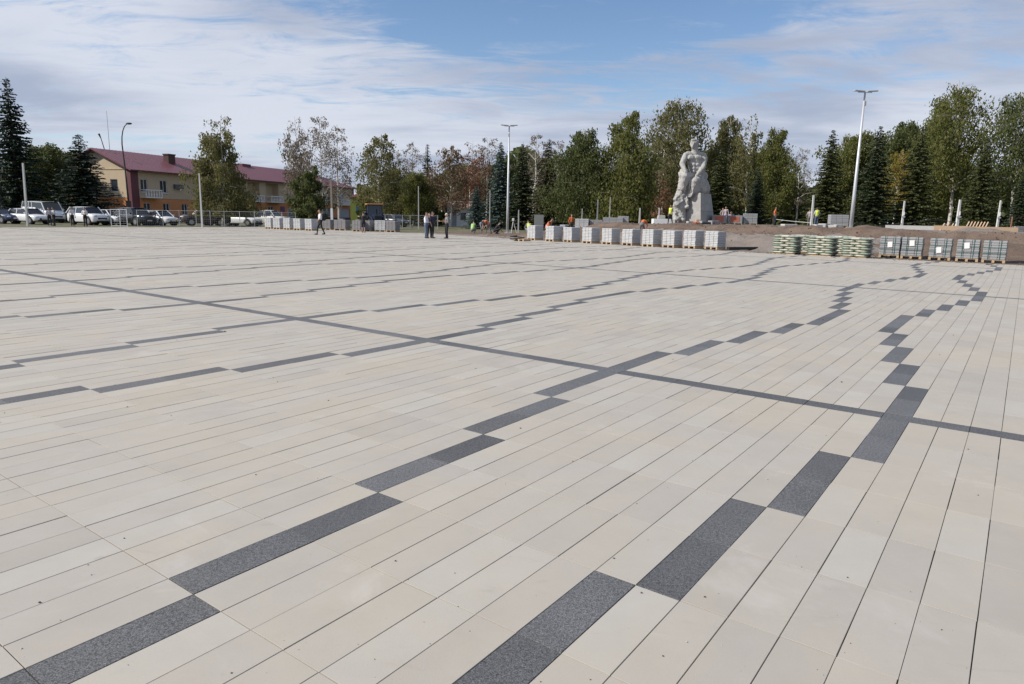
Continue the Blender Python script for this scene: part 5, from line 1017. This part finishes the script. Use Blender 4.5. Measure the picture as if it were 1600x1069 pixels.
# stacks on the terrace
def on_terrace(px, d): x = x_at(px, 349, d); return (x, d, gz(x, d))
for lab, px, d, w, h, m in (('white block pallet by the orange jacketed worker', 910, 66, 1.25, 1.15, m_film), ('low grey block stack at left of the terrace blocks', 932, 66, 1.2, 0.95, m_cgrey2), ('grey block stack in front on bare pallet boards', 944, 63, 1.6, 0.55, m_cgrey2), ('long pale block stack in the middle of the terrace', 958, 67, 1.9, 1.1, m_cgrey), ('pale block stack at the right end of the terrace blocks', 974, 67, 1.0, 1.15, m_cgrey), ('grey striped pallet right of the red striped pallets', 1171, 66, 1.25, 1.05, m_cgrey), ('dark grey block pallet left of the right floodlight mast', 1309, 56, 1.35, 1.0, m_cgrey)):
    paver_pallet(lab, on_terrace(px, d), w, 1.0, h, m, 6, 0, rz=R(-12), group='block stacks on the terrace')
m_red = plain('red_brick_stack', (0.42, 0.13, 0.085), 0.9, var=0.2)
for lab, px in (('left red striped brick pallet beside the statue', 1123), ('right red striped brick pallet beside the statue', 1147)):
    t = paver_pallet(lab, on_terrace(px, 66), 1.35, 1.0, 0.85, m_cgrey, 6, 0, rz=R(-12), group='red striped brick pallets'); MB().bevbox(-.42, .40, -.515, -.502, .25, .75, .004).build('red_bricks', m_red, t)

# ------------------------------------------------------------ masts, lamps, posts
m_galv = plain('galvanised_steel', (0.50, 0.51, 0.53), 0.45, 0.3, var=0.08, scale=2); m_conc = plain('pale_concrete_post', (0.46, 0.45, 0.43), 0.9, var=0.15, scale=3)
def mast(label, px, d, top, py):
    p = on_terrace(px, d); z = p[2]; h = height_at(px + (px - 800) * 0.033, top, d) - z; t = thing('floodlight_mast', label, 'floodlight', p, 0, 'floodlight masts'); s = h / 10
    MB().tube([(0, 0, 0), (0, 0, h * .25), (0, 0, h)], [.13, .11, .055], 12).build('pole', m_galv, t, True); MB().bevbox(-.28, .28, -.28, .28, -.02, .05, .01).build('base_plate', m_galv, t)
    for q in range(4): a = q * math.pi / 2 + .78; MB().tube([(math.cos(a) * .3 , math.sin(a) * .3, 0.02), (math.cos(a) * .3, math.sin(a) * .3, .12)], .02, 6).build('anchor_bolt', m_galv, t)
    MB().tube([(-.45, 0, h), (.45, 0, h)], .035, 8).build('crossarm', m_galv, t)
    for e in (-1, 1): o = MB().bevbox(-.34, .34, -.17, .17, -.045, .045, .02).build('lamp_head', m_greypaint, t, loc=(e * .42, -.05, h + .06)); o.rotation_euler = (R(8), R(-4 * e), 0); MB().box(-.28, .28, -.13, .13, -.052, -.046).build('lamp_glass', m_lamp, o)
    MB().bevbox(-.06, .06, -.20, -.11, h * .9, h * .9 + .3, .01).build('junction_box', m_greypaint, t)
    return t
m1 = mast('left tall floodlight mast before the dark spruces', 793, 66, 197, 346)
mast('right tall floodlight mast at the rim of the bank', 1330, 48, 144, 356)
def street_lamp():
    d = 84; x = x_at(204, 345, d); t = thing('street_lamp', 'dark curved street lamp before the corner of the building', 'street lamp', (x, d, gz(x, d))); h = height_at(199, 190, d) - gz(x, d)
    pts = [(0, 0, 0), (-.15, 0, h * .5), (-.3, 0, h * .78)] + [(-.3 + .9 * (1 - math.cos(a)), 0, h * .78 + h * .2 * math.sin(a)) for a in (0.35, .7, 1.05, 1.4)]
    MB().tube(pts, [.12, .09, .075, .065, .06, .055, .05], 8).build('pole', m_plinth, t, True); MB().ball((pts[-1][0] + .25, 0, pts[-1][2] + .04), (.38, .16, .12), 10, 6).build('lamp_head', m_trim, t, True)
    MB().bevbox(-.3, .3, -.2, -.08, 1.9, 2.6, .02).build('meter_box', m_plinth, t)
street_lamp()
m_post = plain('limewashed_post', (0.52, 0.52, 0.51), 0.85, var=0.15, scale=3)
def post(label, px, py, top, d, w=.13, lean=0.0, m=None, name='concrete_post', white=None, taper=.6, group=None, insul=False):
    w *= 0.6; x = x_at(px, py, d); z = gz(x, d); h = height_at(px, top, d) - z; t = thing(name, label, 'post', (x, d, z), 0, group)
    mb = MB(); n = 6
    def ring(k): ww = w * (1 - (1 - taper) * k); xx = lean * h * k; return [(xx - ww, -ww, h * k), (xx + ww, -ww, h * k), (xx + ww, ww, h * k), (xx - ww, ww, h * k)]
    R0, R1 = ring(0), ring(1); R0 = [(p[0], p[1], -.2) for p in R0]; mb.add(R0 + R1, [(0, 1, 5, 4), (1, 2, 6, 5), (2, 3, 7, 6), (3, 0, 4, 7), (4, 5, 6, 7)]); mb.build('shaft', m or m_conc, t)
    if white: MB().box(-w - .012, w + .012, -w - .012, w + .012, 0.02, white).build('white_base', m_white, t)
    if insul: MB().tube([(lean * h * .55 + w * .5, -w * 1.2, h * .50), (lean * h * .55 + w * .5, -w * 1.2, h * .62)], .05, 7).build('bracket', m_post, t); MB().box(-w * 1.6, w * 1.6, -w * 1.5, -w * .7, h * .42, h * .47).build('clamp', m_galv, t)
    return t
post('tall white post leaning left among the parked cars', 43, 352, 255, 60, .13, .03, m_post, taper=.75, name='white_post')
post('slim white post before the weeping birch', 316, 352, 271, 64, .12, .0, m_post, taper=.6, name='white_post')
post('brown utility pole with white painted base among the left pallets', 519, 351, 282, 70, .16, 0, plain('weathered_pole', (0.26, 0.20, 0.17), 0.9), 'utility_pole', 2.0, .8)
post('slim grey pole left of the group of men', 654, 347, 291, 76, .11, 0, m_conc, name='grey_pole')
post('grey pole between the two blue spruces', 765, 346, 297, 80, .11, 0, m_conc, name='grey_pole')
post('large concrete pole at the left edge of the picture', 2, 345, 205, 82, .30, 0, plain('blue_grey_concrete', (0.17, 0.18, 0.21), 0.9), 'concrete_pole', None, .8)
G5 = 'stub posts on the terrace'
post('stub post left of the small sign board', 810, 347, 328, 64, .12, group=G5); post('short white stub post behind the white block pallet', 909, 347, 326, 68, .08, m=m_post, group=G5)
post('tall white post among the terrace blocks', 933, 347, 312, 68, .12, m=m_post, group=G5); post('thin post right of the tall white post among the blocks', 952, 347, 308, 70, .08, group=G5)
post('stub post above the orange worker bending behind the row', 999, 349, 325, 62, .13, group=G5); post('stub post left of the low white slab by the statue', 1029, 348, 325, 66, .12, group=G5)
post('white post beside the yellow vested worker near the right mast', 1268, 350, 305, 63, .15, -.02, m_post, group=G5, taper=.7)
post('leaning white post with bracket right of the right mast', 1409, 353, 314, 50, .11, .0, m_post, group=G5, insul=True); post('middle white post with bracket and bare branches at the right', 1495, 353, 312, 49, .15, .0, m_post, group=G5, insul=True); post('rightmost white post with bracket', 1558, 354, 313, 48, .11, .0, m_post, group=G5, insul=True)
def sign():
    p = on_terrace(842, 64); t = thing('sign_board', 'small grey blank sign board on legs before the dark spruces', 'sign', p, R(4)); MB().bevbox(-.42, .42, -.02, .02, .45, 1.65, .01).build('board', plain('grey_board', (0.26, 0.27, 0.25), 0.8), t)
    for e in (-.36, .36): MB().tube([(e, .04, -.05), (e, .04, 1.5)], .025, 6).build('leg', m_galv, t)
sign()

# ------------------------------------------------------------ fences, timber and small site things
m_mesh = plain('fence_wire', (0.42, 0.43, 0.42), 0.5, 0.3)
def mesh_fence(label, pts, h, name='mesh_fence', step=0.16, mt=None):
    """pts: list of (px, depth) of the posts; panels of wire between them"""
    P = [(x_at(px, 350, d), d) for px, d in pts]; t = thing(name, label, 'fence', (P[0][0], P[0][1], 0)); mt = mt or m_mesh
    for (x, y) in P: z = gz(x, y); MB().tube([(x - P[0][0], y - P[0][1], z - .1), (x - P[0][0], y - P[0][1], z + h)], .035, 6).build('post', mt, t)
    for (xa, ya), (xb, yb) in zip(P, P[1:]):
        w = MB(); za, zb = gz(xa, ya), gz(xb, yb); a = Vector((xa - P[0][0], ya - P[0][1], za)); b = Vector((xb - P[0][0], yb - P[0][1], zb)); L = (b - a).length; n = max(2, int(L / step))
        for k in range(1, n): p = a + (b - a) * (k / n); w.tube([p + Vector((0, 0, .1)), p + Vector((0, 0, h - .05))], .0035, 3, cap=False)
        for q in range(8): zz = Vector((0, 0, .1 + (h - .15) * q / 7)); w.tube([a + zz, b + zz], .004 if 0 < q < 7 else .016, 4, cap=False)
        tag(w.build('wire_panel', mt, t), kind='stuff')
mesh_fence('white metal barrier panel before the black off roader', [(174, 61), (188, 60.8), (199, 60.6)], 1.55, 'metal_barrier', 0.3, m_white)
mesh_fence('wire mesh fence in front of the cars and the building', [(215, 66), (255, 66.5), (281, 67), (307, 67.3), (329, 67.6), (351, 68), (375, 68.3), (398, 68.6), (415, 69), (441, 70), (462, 71)], 1.55)
mesh_fence('wire mesh fence between the tractor and the slim grey pole', [(602, 78), (616, 78), (629, 78), (641, 78), (654, 78), (668, 78), (684, 78)], 1.5)
def cable(label, pts, r_=.02, m=None, name='cable', cat='cable'):
    P = []
    for px, py, d in pts: x = x_at(px, py, d); P.append(Vector((x, d, height_at(px, py, d))))
    o = P[0].copy(); o.z = gz(o.x, o.y); t = MB().tube([p - o for p in P], r_, 5).build(name, m or m_trim); t.location = o; tag(t, label, cat)
cable('slack dark cable hanging between the white posts at the right', [(1338, 346, 48.5), (1360, 353.5, 49), (1380, 352.5, 49), (1409, 349.5, 50), (1440, 346, 49.5), (1470, 343.5, 49.3), (1494, 348, 49)], .022)
cable('taut cable stretched from the lone orange worker to the white post', [(1213, 343, 67.5), (1235, 345.5, 66), (1258, 347.5, 64), (1268, 348.5, 63)], .025, m_conc)
cable('cable rising to the stake at the right edge of the picture', [(1562, 349, 48), (1580, 345, 48), (1592, 340, 48), (1606, 336, 48)], .02)
# formwork boards and stacked timber along the rim on the right
def boards():
    d = 47; t = thing('formwork_boards', 'pale formwork boards along the rim of the bank on the right', 'boards', on_terrace(1390, d))
    o = Vector(t.location); k = 0
    for px0, px1, d0, d1, h, m in ((1384, 1462, 46.5, 45.5, .26, m_conc), (1460, 1512, 45.5, 44.8, .30, m_lumber), (1512, 1592, 44.7, 43.8, .28, m_lumber)):
        a = Vector(on_terrace(px0, d0)) - o; b = Vector(on_terrace(px1, d1)) - o; a.z += .04; b.z += .04; u_ = (b - a).normalized(); s_ = Vector((-u_.y, u_.x, 0)) * .03; MB().add([a - s_, b - s_, b + s_, a + s_, a - s_ + Vector((0, 0, h)), b - s_ + Vector((0, 0, h)), b + s_ + Vector((0, 0, h)), a + s_ + Vector((0, 0, h))], [(0, 1, 5, 4), (1, 2, 6, 5), (2, 3, 7, 6), (3, 0, 4, 7), (4, 5, 6, 7), (3, 2, 1, 0)]).build('board', m, t)
    for px in (1470, 1477, 1484, 1508, 1513, 1518, 1523, 1528, 1533, 1538):
        a = Vector(on_terrace(px, 45.3)) - o; b = a + Vector((.38, .2, .62 if px > 1500 else .48)); MB().tube([a, b], .045, 4).build('strut', m_lumber, t)
boards()
p = on_terrace(1592, 46); t = thing('brick_heap', 'small heap of pale blocks with a stake at the right edge', 'heap', p)
for dx, z in ((-.3, 0), (.1, 0), (.5, 0), (-.1, .2), (.3, .2)): MB().bevbox(dx - .19, dx + .19, -.15, .15, z, z + .19, .015).build('block', m_cgrey2, t)
MB().tube([(-.5, 0, -.1), (-.47, 0, 1.0)], .05, 6).build('stake', plain('rusty_stake', (.20, .10, .06), .9), t)
# beam and sheet lying at the edge of the square
x, y = on_ground(1160, 390.5); MB().box(-1.1, 1.1, -.09, .09, 0.004, .16).build('steel_beam', m_trim, None, loc=(x, y, 0)).rotation_euler = (0, 0, R(28)); tag(bpy.data.objects['steel_beam'], 'dark steel beam lying on the square beside the last white pallet', 'beam')
hb = MB(); q0 = on_ground(808, 376.5)
hb.tube([(.45 * math.cos(a) * (1 + .1 * math.sin(3 * a)), .3 * math.sin(a), .04 + .012 * k) for k, a in enumerate(np.linspace(0, 11, 26))], .035, 6); o = hb.build('hose_coil', m_trim, None, True, (q0[0], q0[1], 0)); tag(o, 'dark coiled hose lying left of the first white pallet', 'hose')
x, y = on_ground(822, 377); t = thing('empty_pallet', 'bare low pallet boards at the left end of the white row', 'pallet', (x - .25, y + .2, 0), -YAW); wooden_base(t, .8, .8)
# site clutter round the statue
def debris(label, px, d, parts, name='debris_pile'):
    t = thing(name, label, 'debris', on_terrace(px, d))
    for k, (dx, dy, w, l, h, m, rz) in enumerate(parts): o = MB().bevbox(-w, w, -l, l, 0, h, min(w, l, h) * .15).build('plank' if w > 4 * h else 'block', m, t, loc=(dx, dy, 0.0)); o.rotation_euler = (0, 0, rz)
debris('heap of stone offcuts at the right foot of the statue', 1088, 62.5, [(-.6, 0, .25, .2, .25, m_stone, .3), (0, .1, .3, .2, .2, m_red, -.2), (.5, -.1, .22, .2, .3, m_cgrey, .5), (.2, .3, .2, .2, .42, m_lumber, 0), (-.2, -.2, .18, .15, .15, m_red, 1)])
debris('dark sheets piled left of the red striped pallets', 1106, 62, [(-.2, 0, .6, .4, .10, m_trim, .2), (.1, .1, .5, .35, .22, m_trim, -.3), (.5, 0, .4, .3, .34, m_cgrey2, .4)])
debris('pile of pale rubble left of the right floodlight mast', 1293, 52, [(-.7, 0, .3, .25, .22, m_conc, .2), (-.2, .1, .35, .3, .3, m_stone, .7), (.3, -.1, .3, .3, .2, m_conc, -.4), (.8, 0, .25, .2, .25, m_stone, .1)])
debris('low slab lying right of the lone orange worker', 1233, 63, [(0, 0, .6, .4, .16, m_conc, .1)])
debris('overturned grey barrow parts beside the yellow vested worker', 872, 60, [(0, 0, .5, .3, .35, m_cgrey2, .3), (.5, .1, .25, .3, .5, m_greypaint, -.4)])
p = on_terrace(806, 65); t = thing('survey_tripod', 'white tripod instrument beside the left floodlight mast', 'tripod', (p[0] - .25, p[1] - .4, p[2]))
for q in range(3): a = q * 2.094; MB().tube([(.35 * math.cos(a), .35 * math.sin(a), 0), (0, 0, 1.15)], .022, 6).build('leg', m_white, t)
MB().bevbox(-.1, .1, -.08, .08, 1.15, 1.4, .02).build('instrument', m_white, t)
